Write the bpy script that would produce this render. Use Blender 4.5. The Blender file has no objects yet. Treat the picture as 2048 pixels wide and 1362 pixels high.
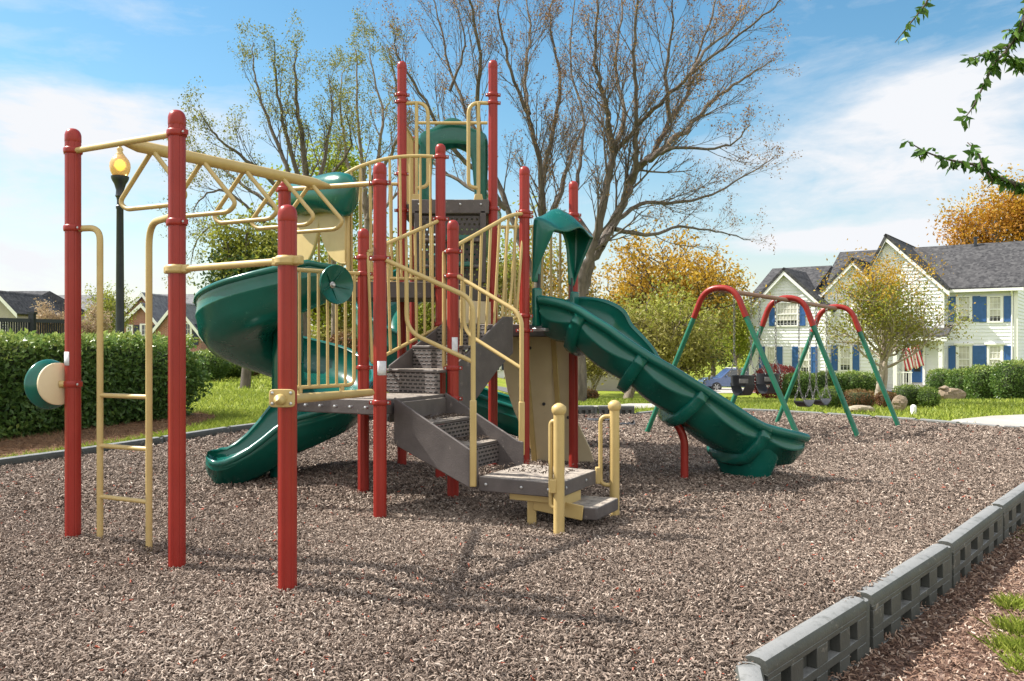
import bpy, math, random
import numpy as np
from mathutils import Vector, Matrix

R = math.radians
C = bpy.context.scene.collection
V = Vector
# picture geometry of the photograph: focal length in px (2048 wide), eye height, horizon row
F, H, Y0 = 1700.0, 1.25, 688.0


def P(x, y, z):                       # the point of height z seen at a pixel
    s = (y - Y0) / (H - z)
    return V(((x - 1024) / s, F / s, z))


def G(x, y):                          # the ground point seen at a pixel
    return P(x, y, 0.0)


def D(x, y, d):                       # the point at depth d seen at a pixel
    return V(((x - 1024) * d / F, d, H - (y - Y0) * d / F))


def zat(y, s):                        # height of pixel row y where one metre measures s px
    return H - (y - Y0) / s


# ------------------------------------------------------------------ materials
def new_mat(name):
    m = bpy.data.materials.new(name)
    m.use_nodes = True
    nt = m.node_tree
    b = nt.nodes['Principled BSDF']
    return m, nt, b


def N(nt, t, **kw):
    n = nt.nodes.new(t)
    for k, v in kw.items():
        setattr(n, k, v)
    return n


def L(nt, a, b):
    nt.links.new(a, b)


def ramp(nt, stops, interp='LINEAR'):
    r = N(nt, 'ShaderNodeValToRGB')
    r.color_ramp.interpolation = interp
    el = r.color_ramp.elements
    while len(el) < len(stops):
        el.new(0.5)
    for e, (p, c) in zip(el, stops):
        e.position = p
        e.color = (c[0], c[1], c[2], 1)
    return r


def noise(nt, scale, detail=4, rough=.55, coord='Object', stretch=None):
    tc = N(nt, 'ShaderNodeTexCoord')
    n = N(nt, 'ShaderNodeTexNoise')
    n.inputs['Scale'].default_value = scale
    n.inputs['Detail'].default_value = detail
    n.inputs['Roughness'].default_value = rough
    if stretch:
        mp = N(nt, 'ShaderNodeMapping')
        mp.inputs['Scale'].default_value = stretch
        L(nt, tc.outputs[coord], mp.inputs['Vector'])
        L(nt, mp.outputs[0], n.inputs['Vector'])
    else:
        L(nt, tc.outputs[coord], n.inputs['Vector'])
    return n


def add_bump(nt, b, src, strength=.3, dist=.01):
    bp = N(nt, 'ShaderNodeBump')
    bp.inputs['Strength'].default_value = strength
    bp.inputs['Distance'].default_value = dist
    L(nt, src, bp.inputs['Height'])
    L(nt, bp.outputs[0], b.inputs['Normal'])
    return bp


def painted(name, c1, c2, rough=.4, scale=6, bump=.15, dist=.003, speck=None, stretch=None, coat=0):
    """paint, plastic, metal: two close colours mottled by noise, uneven gloss, a fine bump, optional pale scuffs"""
    m, nt, b = new_mat(name)
    n = noise(nt, scale, 6, .6, stretch=stretch)
    r = ramp(nt, [(.3, c1), (.7, c2)])
    L(nt, n.outputs['Fac'], r.inputs[0])
    col = r.outputs[0]
    if speck:
        n2 = noise(nt, speck[1], 8, .72)
        r2 = ramp(nt, [(speck[2], (0, 0, 0)), (speck[2] + .08, (1, 1, 1))])
        L(nt, n2.outputs['Fac'], r2.inputs[0])
        mx = N(nt, 'ShaderNodeMix', data_type='RGBA')
        L(nt, r2.outputs[0], mx.inputs['Factor'])
        L(nt, col, mx.inputs['A'])
        mx.inputs['B'].default_value = (*speck[0], 1)
        col = mx.outputs['Result']
    L(nt, col, b.inputs['Base Color'])
    n3 = noise(nt, scale * 3.1, 5, .6)
    mr = N(nt, 'ShaderNodeMapRange')
    mr.inputs['To Min'].default_value = max(.05, rough - .12)
    mr.inputs['To Max'].default_value = min(1, rough + .15)
    L(nt, n3.outputs['Fac'], mr.inputs['Value'])
    L(nt, mr.outputs[0], b.inputs['Roughness'])
    if coat:
        b.inputs['Coat Weight'].default_value = coat
        b.inputs['Coat Roughness'].default_value = .15
    n4 = noise(nt, scale * 14, 3, .6)
    add_bump(nt, b, n4.outputs['Fac'], bump, dist)
    return m


def tinted(name, stops, rough=.6, trans=0, spec=.3):
    """colour by the per-face value 'tint'; optional light through the leaf"""
    m, nt, b = new_mat(name)
    a = N(nt, 'ShaderNodeAttribute')
    a.attribute_name = 'tint'
    r = ramp(nt, stops)
    L(nt, a.outputs['Fac'], r.inputs[0])
    L(nt, r.outputs[0], b.inputs['Base Color'])
    b.inputs['Roughness'].default_value = rough
    b.inputs['Specular IOR Level'].default_value = spec
    if trans:
        t = N(nt, 'ShaderNodeBsdfTranslucent')
        L(nt, r.outputs[0], t.inputs['Color'])
        mx = N(nt, 'ShaderNodeMixShader')
        mx.inputs[0].default_value = trans
        out = nt.nodes['Material Output']
        L(nt, b.outputs[0], mx.inputs[1])
        L(nt, t.outputs[0], mx.inputs[2])
        L(nt, mx.outputs[0], out.inputs['Surface'])
    return m


M = {}
M['red'] = painted('red_paint', (.245, .020, .0145), (.31, .030, .021), .32, 2, .05, .002, ((.52, .14, .11), 40, .78))
M['red'].node_tree.nodes['Principled BSDF'].inputs['Specular IOR Level'].default_value = .32
M['tan'] = painted('tan_paint', (.43, .305, .115), (.51, .375, .155), .42, 5, .1, .002, ((.36, .27, .14), 22, .7))
M['beige'] = painted('beige_plastic', (.60, .49, .31), (.67, .56, .37), .6, 5, .3, .004, ((.34, .28, .19), 14, .66))
M['green'] = painted('green_plastic', (.003, .086, .064), (.006, .118, .090), .22, 2.5, .12, .003, ((.04, .19, .15), 12, .63))
M['green_paint'] = painted('green_paint', (.008, .12, .065), (.016, .15, .085), .4, 5, .1, .002)
M['brown'] = painted('brown_deck', (.072, .060, .058), (.108, .091, .087), .62, 7, .4, .004, ((.26, .225, .20), 10, .62))
M['steel'] = painted('steel', (.35, .35, .36), (.5, .5, .5), .35, 20, .05)
M['steel'].node_tree.nodes['Principled BSDF'].inputs['Metallic'].default_value = .8
M['chain'] = painted('chain_steel', (.10, .10, .10), (.2, .19, .18), .45, 20, .05)
M['rubber'] = painted('black_rubber', (.012, .013, .017), (.03, .031, .036), .5, 8, .2)
M['border'] = painted('border_plastic', (.050, .053, .047), (.078, .081, .072), .55, 4, .5, .004, ((.24, .22, .19), 11, .60))
M['white'] = painted('white_paint', (.74, .74, .73), (.82, .82, .80), .5, 3, .1, .004)
M['tape'] = painted('tape', (.5, .5, .54), (.66, .66, .68), .6, 30, .3)
M['black_metal'] = painted('black_metal', (.008, .011, .018), (.02, .024, .032), .4, 6, .1)
M['bark'] = painted('bark', (.15, .118, .09), (.31, .25, .20), .9, 9, .9, .03, stretch=(1, 1, .25))
M['bark_dark'] = painted('bark_dark', (.075, .060, .049), (.20, .163, .132), .9, 9, .9, .03, stretch=(1, 1, .25))
M['bark_pale'] = painted('bark_pale', (.26, .21, .17), (.42, .35, .28), .85, 8, .7, .02, stretch=(1, 1, .25))


def holes_mat(name, c1, c2, sx, sz, clear):
    """moulded plastic plate with rows of slots (generated box coordinates run along the plate)"""
    m, nt, b = new_mat(name)
    uv = N(nt, 'ShaderNodeUVMap')
    br = N(nt, 'ShaderNodeTexBrick')
    br.offset = .5
    br.inputs['Color1'].default_value = (0, 0, 0, 1)
    br.inputs['Color2'].default_value = (0, 0, 0, 1)
    br.inputs['Mortar'].default_value = (1, 1, 1, 1)
    br.inputs['Scale'].default_value = 1.0
    br.inputs['Mortar Size'].default_value = sz * .34
    br.inputs['Mortar Smooth'].default_value = .25
    br.inputs['Brick Width'].default_value = sx
    br.inputs['Row Height'].default_value = sz
    L(nt, uv.outputs[0], br.inputs['Vector'])
    n = noise(nt, 8, 6, .6)
    r = ramp(nt, [(.3, c1), (.7, c2)])
    L(nt, n.outputs['Fac'], r.inputs[0])
    L(nt, r.outputs[0], b.inputs['Base Color'])
    b.inputs['Roughness'].default_value = .6
    if clear:
        t = N(nt, 'ShaderNodeBsdfTransparent')
        mx = N(nt, 'ShaderNodeMixShader')
        th = N(nt, 'ShaderNodeMath', operation='GREATER_THAN')
        th.inputs[1].default_value = .5
        L(nt, br.outputs['Color'], th.inputs[0])
        L(nt, th.outputs[0], mx.inputs[0])
        L(nt, t.outputs[0], mx.inputs[1])
        L(nt, b.outputs[0], mx.inputs[2])
        L(nt, mx.outputs[0], nt.nodes['Material Output'].inputs['Surface'])
    else:
        add_bump(nt, b, br.outputs['Color'], 1.0, .02)
        mx = N(nt, 'ShaderNodeMix', data_type='RGBA')      # darkness of the slot hollows painted into the colour
        L(nt, br.outputs['Color'], mx.inputs['Factor'])
        mx.inputs['A'].default_value = (.012, .010, .010, 1)
        L(nt, r.outputs[0], mx.inputs['B'])
        L(nt, mx.outputs['Result'], b.inputs['Base Color'])
    return m




def pale_tops(m, col, lo, hi):
    """paler mottled tone mixed into the colour of the level faces"""
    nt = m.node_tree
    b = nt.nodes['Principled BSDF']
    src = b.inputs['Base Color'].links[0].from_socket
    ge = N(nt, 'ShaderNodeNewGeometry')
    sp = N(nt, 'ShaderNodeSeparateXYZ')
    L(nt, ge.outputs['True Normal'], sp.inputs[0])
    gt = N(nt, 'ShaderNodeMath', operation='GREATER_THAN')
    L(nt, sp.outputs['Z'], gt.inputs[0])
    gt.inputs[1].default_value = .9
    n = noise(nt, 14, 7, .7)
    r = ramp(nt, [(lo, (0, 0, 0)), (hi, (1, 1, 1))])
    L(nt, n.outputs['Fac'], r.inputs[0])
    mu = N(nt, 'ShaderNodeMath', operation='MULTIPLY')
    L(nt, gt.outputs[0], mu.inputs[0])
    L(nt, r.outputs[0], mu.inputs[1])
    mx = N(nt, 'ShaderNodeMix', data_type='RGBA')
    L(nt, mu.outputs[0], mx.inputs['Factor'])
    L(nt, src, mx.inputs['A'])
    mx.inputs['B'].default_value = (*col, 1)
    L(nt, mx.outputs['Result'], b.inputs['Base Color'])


pale_tops(M['brown'], (.36, .31, .26), .32, .55)  # paler mottled tone on the deck tops
pale_tops(M['border'], (.21, .21, .205), .22, .50)  # sunlit look of the border tops painted into their colour
M['riser'] = holes_mat('slotted_riser', (.10, .084, .08), (.145, .122, .116), .055, .030, False)
M['ladder_plate'] = holes_mat('slotted_plate', (.045, .038, .038), (.075, .062, .060), .05, .05, True)


# ------------------------------------------------------------------ mesh building
class MB:
    def __init__(self):
        self.v, self.f, self.mi = [], [], []
        self.k = 0

    def add(self, vs, fs, mi=None):
        o = len(self.v)
        self.v.extend([tuple(p) for p in vs])
        for f in fs:
            self.f.append([i + o for i in f])
            self.mi.append(self.k if mi is None else mi)

    def box(self, c, sx, sy, sz, ax=None):
        """box of full sizes about centre c; ax = three axis vectors"""
        c = V(c)
        ax = ax or (V((1, 0, 0)), V((0, 1, 0)), V((0, 0, 1)))
        X, Y, Z = (V(a) * (s / 2) for a, s in zip(ax, (sx, sy, sz)))
        vs = [c + X * i + Y * j + Z * k for k in (-1, 1) for j in (-1, 1) for i in (-1, 1)]
        self.add(vs, [(0, 2, 3, 1), (4, 5, 7, 6), (0, 1, 5, 4), (2, 6, 7, 3), (0, 4, 6, 2), (1, 3, 7, 5)])

    def bar(self, a, b, w, h, up=V((0, 0, 1))):
        a, b = V(a), V(b)
        d = (b - a)
        ln = d.length
        d.normalize()
        s = d.cross(up)
        if s.length < 1e-4:
            s = d.cross(V((0, 1, 0)))
        s.normalize()
        u = s.cross(d)
        self.box((a + b) / 2, ln, w, h, (d, s, u))

    def prism(self, poly, z0, z1):
        n = len(poly)
        vs = [(p[0], p[1], z0) for p in poly] + [(p[0], p[1], z1) for p in poly]
        fs = [list(range(n))[::-1], list(range(n, 2 * n))] + [(i, (i + 1) % n, n + (i + 1) % n, n + i) for i in range(n)]
        self.add(vs, fs)

    def slab(self, poly, d):
        """planar polygon of 3-D points thickened by vector d"""
        n = len(poly)
        d = V(d)
        vs = [V(p) for p in poly] + [V(p) + d for p in poly]
        fs = [list(range(n))[::-1], list(range(n, 2 * n))] + [(i, (i + 1) % n, n + (i + 1) % n, n + i) for i in range(n)]
        self.add(vs, fs)

    def tube(self, pts, r, n=10, cap=True):
        pts = [V(p) for p in pts]
        m = len(pts)
        rs = r if isinstance(r, (list, tuple)) else [r] * m
        t = (pts[1] - pts[0]).normalized()
        u = t.cross(V((0, 0, 1)))
        if u.length < 1e-3:
            u = t.cross(V((0, 1, 0)))
        u.normalize()
        vs = []
        for i in range(m):
            if i == 0:
                tt = pts[1] - pts[0]
            elif i == m - 1:
                tt = pts[-1] - pts[-2]
            else:
                tt = (pts[i + 1] - pts[i]).normalized() + (pts[i] - pts[i - 1]).normalized()
            tt = tt.normalized() if tt.length > 1e-9 else t
            u = (u - tt * u.dot(tt))
            u = u.normalized() if u.length > 1e-6 else tt.orthogonal().normalized()
            w = tt.cross(u)
            for k in range(n):
                a = 2 * math.pi * k / n
                vs.append(pts[i] + (u * math.cos(a) + w * math.sin(a)) * rs[i])
        fs = [(i * n + k, i * n + (k + 1) % n, (i + 1) * n + (k + 1) % n, (i + 1) * n + k) for i in range(m - 1) for k in range(n)]
        if cap:
            fs += [list(range(n))[::-1], list(range((m - 1) * n, m * n))]
        self.add(vs, fs)

    def lathe(self, o, axis, prof, n=24):
        """profile of (distance along axis, radius)"""
        o, axis = V(o), V(axis).normalized()
        u = axis.orthogonal().normalized()
        w = axis.cross(u)
        vs, m = [], len(prof)
        for h, r in prof:
            for k in range(n):
                a = 2 * math.pi * k / n
                vs.append(o + axis * h + (u * math.cos(a) + w * math.sin(a)) * max(r, 1e-4))
        fs = [(i * n + k, i * n + (k + 1) % n, (i + 1) * n + (k + 1) % n, (i + 1) * n + k) for i in range(m - 1) for k in range(n)]
        fs += [list(range(n))[::-1], list(range((m - 1) * n, m * n))]
        self.add(vs, fs)

    def sweep(self, rings, close=True, caps=True):
        """rings of equal point count joined in order"""
        n, m = len(rings[0]), len(rings)
        vs = [p for r in rings for p in r]
        kk = n if close else n - 1
        fs = [(i * n + k, i * n + (k + 1) % n, (i + 1) * n + (k + 1) % n, (i + 1) * n + k) for i in range(m - 1) for k in range(kk)]
        if caps and close:
            fs += [list(range(n))[::-1], list(range((m - 1) * n, m * n))]
        self.add(vs, fs)

    def build(self, name, mat, parent=None, ang=40, bevel=0, flat=False):
        me = bpy.data.meshes.new(name)
        me.from_pydata(self.v, [], self.f)
        mats = mat if isinstance(mat, (list, tuple)) else [mat]
        for m in mats:
            me.materials.append(M[m] if isinstance(m, str) else m)
        if len(mats) > 1:
            me.polygons.foreach_set('material_index', self.mi)
        if not flat:
            me.shade_smooth()
            me.set_sharp_from_angle(angle=R(ang))
        me.update()
        o = bpy.data.objects.new(name, me)
        C.objects.link(o)
        if parent is not None:
            o.parent = parent
            o.matrix_parent_inverse = Matrix.Translation(-root_loc(parent))
        if bevel:
            md = o.modifiers.new('bevel', 'BEVEL')
            md.width = bevel
            md.segments = 2
            md.limit_method = 'ANGLE'
            md.angle_limit = R(50)
        return o


def root_loc(o):
    return V(o.location) if o.parent is None else V((0, 0, 0))


def uv_planar(o, org, u, v):
    """flat UVs in metres along u and v"""
    org, u, v = V(org), V(u).normalized(), V(v).normalized()
    me = o.data
    lay = me.uv_layers.new(name='UVMap')
    for lp in me.loops:
        d = me.vertices[lp.vertex_index].co - org
        lay.data[lp.index].uv = (d.dot(u), d.dot(v))
    return o


def tag(o, label=None, cat=None, group=None, kind=None):
    for k, v in (('label', label), ('category', cat), ('group', group), ('kind', kind)):
        if v:
            o[k] = v
    return o


def thing(name, label, cat, loc, group=None):
    o = bpy.data.objects.new(name, None)
    C.objects.link(o)
    o.location = loc
    o.empty_display_size = .1
    return tag(o, label, cat, group)


def kids(o):
    return [c for c in bpy.data.objects if c.parent == o]


def fillet(pts, rad, k=6):
    """polyline with its inner corners rounded"""
    pts = [V(p) for p in pts]
    out = [pts[0]]
    for i in range(1, len(pts) - 1):
        a, b, c = pts[i - 1], pts[i], pts[i + 1]
        d1, d2 = (a - b), (c - b)
        r = min(rad, d1.length * .49, d2.length * .49)
        p, q = b + d1.normalized() * r, b + d2.normalized() * r
        for j in range(k + 1):
            t = j / k
            out.append(p * (1 - t) ** 2 + b * 2 * t * (1 - t) + q * t * t)
    out.append(pts[-1])
    return out


def spline(pts, k=10):
    """Catmull-Rom through points (any dimension as Vector)"""
    pts = [V(p) for p in pts]
    e = [pts[0] * 2 - pts[1]] + pts + [pts[-1] * 2 - pts[-2]]
    out = []
    for i in range(1, len(e) - 2):
        p0, p1, p2, p3 = e[i - 1:i + 3]
        for j in range(k):
            t = j / k
            out.append(.5 * ((2 * p1) + (p2 - p0) * t + (2 * p0 - 5 * p1 + 4 * p2 - p3) * t * t + (3 * p1 - p0 - 3 * p2 + p3) * t ** 3))
    out.append(pts[-1])
    return out


def lerp(a, b, t):
    return a + (b - a) * t


def big_mesh(name, verts, faces_n, tint=None, mats=None, parent=None, smooth=False):
    """numpy mesh: verts (n,3), faces_n (m,k) all of k corners, tint per face"""
    me = bpy.data.meshes.new(name)
    nv, (m, k) = len(verts), faces_n.shape
    me.vertices.add(nv)
    me.vertices.foreach_set('co', np.ascontiguousarray(verts, dtype=np.float32).ravel())
    me.loops.add(m * k)
    me.loops.foreach_set('vertex_index', np.ascontiguousarray(faces_n, dtype=np.int32).ravel())
    me.polygons.add(m)
    me.polygons.foreach_set('loop_start', np.arange(0, m * k, k, dtype=np.int32))
    for mm in mats or []:
        me.materials.append(M[mm] if isinstance(mm, str) else mm)
    if tint is not None:
        at = me.attributes.new('tint', 'FLOAT', 'FACE')
        at.data.foreach_set('value', np.ascontiguousarray(tint, dtype=np.float32))
    me.polygons.foreach_set('use_smooth', np.full(m, smooth, dtype=bool))
    me.update(calc_edges=True)
    o = bpy.data.objects.new(name, me)
    C.objects.link(o)
    if parent is not None:
        o.parent = parent
        o.matrix_parent_inverse = Matrix.Translation(-root_loc(parent))
    return o


def rand_rot(rng, n):
    """n random orthonormal frames"""
    a = rng.normal(size=(n, 3))
    a /= np.linalg.norm(a, axis=1, keepdims=True)
    b = rng.normal(size=(n, 3))
    b -= (a * b).sum(1, keepdims=True) * a
    b /= np.linalg.norm(b, axis=1, keepdims=True)
    return a, b, np.cross(a, b)


def leaf_arrays(rng, pts, size, aspect=.5, droop=0., fold=.25, up=0.):
    """a folded pointed leaf (two triangles-pairs) at each point: returns verts, quads"""
    n = len(pts)
    a, b, c = rand_rot(rng, n)
    if droop:
        a[:, 2] -= droop
        a /= np.linalg.norm(a, axis=1, keepdims=True)
    if up:
        c[:, 2] += up
        c /= np.linalg.norm(c, axis=1, keepdims=True)
    b = np.cross(c, a)
    b /= np.linalg.norm(b, axis=1, keepdims=True) + 1e-9
    c = np.cross(a, b)
    s = (size * rng.uniform(.6, 1.3, n))[:, None]
    w = s * aspect * .5
    v = np.empty((n, 6, 3))
    v[:, 0] = pts
    v[:, 1] = pts + a * s * .45 + b * w + c * w * fold
    v[:, 2] = pts + a * s
    v[:, 3] = pts + a * s * .45 - b * w + c * w * fold
    v[:, 4] = pts + a * s * .5 - c * w * fold * .6
    v[:, 5] = v[:, 4]
    base = (np.arange(n) * 6)[:, None]
    q = np.concatenate([base + np.array([[0, 1, 2, 4]]), base + np.array([[0, 4, 2, 3]])], 1).reshape(-1, 4)
    return v.reshape(-1, 3), q


def leaves(name, rng, pts, size, mat, parent, aspect=.5, droop=0, fold=.25, up=0, tint=None):
    v, q = leaf_arrays(rng, np.asarray(pts), size, aspect, droop, fold, up)
    t = rng.uniform(0, 1, len(pts)) if tint is None else tint
    return big_mesh(name, v, q, np.repeat(t, 2), [mat], parent)
# ================================================================== the play structure
PR = .0465
play = thing('play_structure', 'red, tan and green climbing structure with stairs and slides standing on the mulch', 'play structure', (-.6, 7.2, 0))


def clamp_mb(mb, x, y, z, ang, r=PR):
    """two-piece collar with a bolted ear on each side"""
    mb.lathe((x, y, z - .02), (0, 0, 1), [(0, r + .002), (.005, r + .0075), (.012, r + .009), (.028, r + .009), (.035, r + .0075), (.04, r + .002)], 24)
    d = V((math.cos(ang), math.sin(ang), 0))
    for s in (-1, 1):
        c = V((x, y, z)) + d * s * (r + .016)
        mb.box(c, .028, .028, .028, (d, d.cross(V((0, 0, 1))), V((0, 0, 1))))


def post(x, y, h, clamps=(), ang=-.5, r=PR, z0=-.05):
    prof = []
    n = 72
    for k in range(n):
        a = 2 * math.pi * k / n
        g = 1 - .07 * max(0, math.cos(a * 8 + .5)) ** 8          # fluted tube
        prof.append((x + math.cos(a) * r * g, y + math.sin(a) * r * g))
    mb = MB()
    mb.prism(prof, z0, h - .075)
    o = mb.build('post', 'red', play, 35)
    c = MB()
    c.lathe((x, y, h - .085), (0, 0, 1), [(0, r + .0006), (.003, r + .0016), (.040, r + .0012), (.050, r * .985), (.062, r * .90), (.073, r * .74), (.081, r * .50), (.085, r * .15)], 32)
    c.build('cap', 'red', o, 50)
    for z in clamps:
        k = MB()
        clamp_mb(k, x, y, z, ang, r)
        k.k = 1
        for s in (-1, 1):
            q = V((x + math.cos(ang) * s * (r + .014), y + math.sin(ang) * s * (r + .014) - .013, z))
            k.lathe(q, (0, -1, 0), [(0, .008), (.005, .008), (.008, .005)], 8)
        k.build('clamp', ['red', 'steel'], o, 40)
    return o


p1 = G(146, 1090); p2 = G(354, 1138); p3 = G(575, 1189); p4 = G(760, 1041); p5 = G(727, 989)
p6 = G(906, 998); p7 = G(569, 1018); p8 = G(804, 936); p9 = G(881, 960); p10 = G(986, 937)
p11 = G(1049, 964); p12 = G(1147, 941)
E1 = V((.89, -.455, 0)).normalized()
E2 = V((.455, .89, 0)).normalized()
UP = V((0, 0, 1))
ZB = 2.42       # overhead bars
LOWZ = .34      # low platform at the foot of the stair
ZL, ZM, ZT, ZH = .85, 1.43, 1.82, 2.66   # landing, slide deck, tower deck, top deck

sc = lambda p: F / p.y
post(p1.x, p1.y, 2.59, (2.45, zat(457, sc(p1)), zat(768, sc(p1))), -.53)
post(p2.x, p2.y, 2.55, (ZB, zat(445, sc(p2))), -.53)
post(p3.x, p3.y, 1.945, (), -.53)
post(p4.x, p4.y, 2.535, (zat(366, sc(p4)), zat(517, sc(p4)), zat(805, sc(p4))), -.1)
post(p5.x, p5.y, 2.21, (zat(515, sc(p5)), zat(548, sc(p5)), zat(735, sc(p5))), -.1)
post(p6.x, p6.y, 2.25, (zat(503, sc(p6)), zat(552, sc(p6)), zat(736, sc(p6)), zat(797, sc(p6))), -.1)
post(p7.x, p7.y, 2.49, (ZB, ZL - .03), -.5)
post(p8.x, p8.y, 4.1, (zat(190, sc(p8)), zat(204, sc(p8)), zat(348, sc(p8)), zat(421, sc(p8)), ZT - .04), .1)
post(p9.x, p9.y, 3.09, (zat(314, sc(p9)), zat(438, sc(p9)), ZT - .04, ZM), .1)
post(p10.x, p10.y, 4.1, (zat(190, sc(p10)), zat(206, sc(p10)), zat(418, sc(p10)), ZM + .3), .1)
post(p11.x, p11.y, 2.86, (zat(425, sc(p11)), zat(433, sc(p11)), zat(632, sc(p11)), zat(661, sc(p11))), .2)
post(p12.x, p12.y, 2.86, (zat(430, sc(p12)), zat(440, sc(p12)), ZM), .2)
for (x, y, w, h) in ((138, 717, .026, .042), (767, 736, .035, .05), (911, 692, .026, .07)):
    q = {138: p1, 767: p4, 911: p6}[x]
    s = sc(q)
    mb = MB()                               # bits of tape stuck round the front of a post
    z = zat(y, s)
    a0 = -math.pi / 2 + ((x - 1024) / s - q.x) / PR
    da = w / PR
    rows = [[(q.x + math.cos(a) * (PR + .002), q.y + math.sin(a) * (PR + .002), z + dz) for a in np.linspace(a0 - da, a0 + da, 8)] for dz in (-h, -h * .3, h)]
    mb.sweep([[V(p) for p in r] for r in rows], close=False)
    o = mb.build('tape_patch', 'tape', play)
    o.modifiers.new('t', 'SOLIDIFY').thickness = .002


def yellow(name, pts, r=.019, rad=.09, parent=None, n=12, mat='tan'):
    mb = MB()
    mb.tube(fillet(pts, rad) if rad else pts, r, n)
    return mb.build(name, mat, parent or play, 50)


# ---- overhead ladder: crossbars, centre beam, five loops
A0, A1 = V((p1.x, p1.y, 2.45)), V((p2.x, p2.y, ZB))
B0, B1 = V((p7.x, p7.y, ZB)), V((p4.x, p4.y, zat(366, sc(p4))))
yellow('crossbar', [A0, A1], .019, 0)
yellow('crossbar', [B0, B1], .019, 0)
a, b = lerp(A0, A1, .5), lerp(B0, B1, .5)
ax = (b - a).normalized()
mb = MB()
mb.tube([a + ax * .0, a + ax * .03, a + ax * .1, b - ax * .16, b - ax * .05, b], [.012, .02, .037, .037, .02, .012], 16)
beam = mb.build('overhead_beam', 'tan', play, 50)
for k in range(5):
    t = (.12, .335, .535, .725, .885)[k]
    q = lerp(a, b, t) - UP * .02
    lo = q - UP * .33
    w = .29
    ring = fillet([q - E1 * .012, lo - E1 * w + UP * .05, lo - E1 * (w - .06), lo + E1 * (w - .06), lo + E1 * w + UP * .05, q + E1 * .012], .07)
    yellow('rung_loop', ring, .0145, 0, beam)

# ---- the vertical ladder between the two outer posts
la, lb = G(200, 1094), G(298, 1109)
zb = 1.966
ra = [V((p1.x, p1.y, zb)) + (V((la.x, la.y, 0)) - V((p1.x, p1.y, 0))) * .2, V((la.x, la.y, zb)), V((la.x, la.y, -.05))]
rb = [V((p2.x, p2.y, zb)) + (V((lb.x, lb.y, 0)) - V((p2.x, p2.y, 0))) * .2, V((lb.x, lb.y, zb)), V((lb.x, lb.y, -.05))]
lad = yellow('ladder', ra, .0195, .14)
yellow('rail', rb, .0195, .14, lad)
for z in (.935, .625, .312):
    yellow('rung', [V((la.x, la.y, z)), V((lb.x, lb.y, z))], .0145, 0, lad)

# ---- chinning bar from the second to the third post, with its tan collars
cb = yellow('chinning_bar', [V((p2.x, p2.y, 1.665)), V((p3.x, p3.y, 1.665))], .0185, 0)
for q in (p2, p3):
    mb = MB()
    mb.lathe((q.x, q.y, 1.64), UP, [(0, PR + .002), (.006, PR + .016), (.044, PR + .016), (.05, PR + .002)], 22)
    d = (p3 - p2).normalized()
    for s in (-1, 1):
        mb.box(V((q.x, q.y, 1.665)) + d * s * (PR + .025), .06, .035, .044, (d, d.cross(UP), UP))
    mb.build('collar', 'tan', cb, 40, .008)
# side bar from the third post back to the landing
z3 = zat(795, sc(p3))
mb = MB()
c = V((p3.x - .012, p3.y - PR - .004, z3))
pl = [(math.cos(t), math.sin(t)) for t in np.linspace(0, 2 * math.pi, 25)[:-1]]
sq = [(math.copysign(abs(x) ** .35, x) * .064, math.copysign(abs(y) ** .35, y) * .045) for x, y in pl]
mb.slab([c + V((x, 0, z)) for x, z in sq], (0, -.012, 0))
mb.build('mount_plate', 'tan', play, 40, .004)
e = D(742, 785, p4.y - .12)
sb = yellow('side_bar', [c + V((-.005, -.012, -.002)), c + V((-.005, -.06, -.006)), e], .0255, .05)
mb = MB()
for dx, dz in ((-.045, .026), (-.045, -.026), (.045, .026), (.045, -.026)):
    mb.lathe(c + V((dx, -.012, dz)), (0, -1, 0), [(0, .008), (.005, .008), (.008, .004)], 8)
mb.build('bolt', 'steel', sb, 40)


# ---- decks
def deck(poly, z, th=.1, name='deck'):
    mb = MB()
    mb.prism([(p.x, p.y) for p in poly], z - th, z)
    return mb.build(name, 'brown', play, 40, .008)


def inset(poly, d):
    c = sum((V((p.x, p.y, 0)) for p in poly), V()) / len(poly)
    return [p + (c - V((p.x, p.y, 0))).normalized() * d for p in poly]


deck(inset([p7, p4, p6, p5], .05), ZL, .11)
for t in np.linspace(.12, .9, 6):
    mb = MB()
    q = lerp(p7, p4, t)
    mb.lathe(V((q.x, q.y, ZL - .055)) + V((-.02, .02, 0)), (-E2), [(0, .012), (.03, .012), (.034, .006)], 8)
    mb.build('bolt', 'steel', play, 40)
hA, hB = V((-1.47, 7.72, 0)), V((-2.05, 8.3, 0))
deck(inset([p9, V((p10.x, p10.y, 0)), p8, hB, hA], .03), ZT, .15)
deck(inset([p9, p11, p12, p10], .03), ZM, .11)
tb = [V((p8.x, p8.y, 0)), V((p10.x, p10.y, 0)), V((p10.x - .02, p10.y + .85, 0)), V((p8.x + .02, p8.y + .85, 0))]
deck(tb, ZH, .12)
# hidden supports under the rear of the decks
for q in (tb[2], tb[3]):
    post(q.x, q.y, 3.55, ())

# ---- first flight: landing to the low platform
S1 = V((.880, -.474, 0)).normalized()
s_top, s_bot = V((-.86, 6.17, 0)), None
q0 = P(790, 797, ZL)
q0 = V((q0.x, q0.y, 0))
q0 = lerp(V((p4.x, p4.y, 0)), V((p6.x, p6.y, 0)), .19)
q1 = q0 + E1 * .70
S1 = (q1 - q0).normalized()
run = (q1 - q0).length
W1 = UP.cross(S1).normalized()          # from the near panel to the far one
WID = .68


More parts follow.
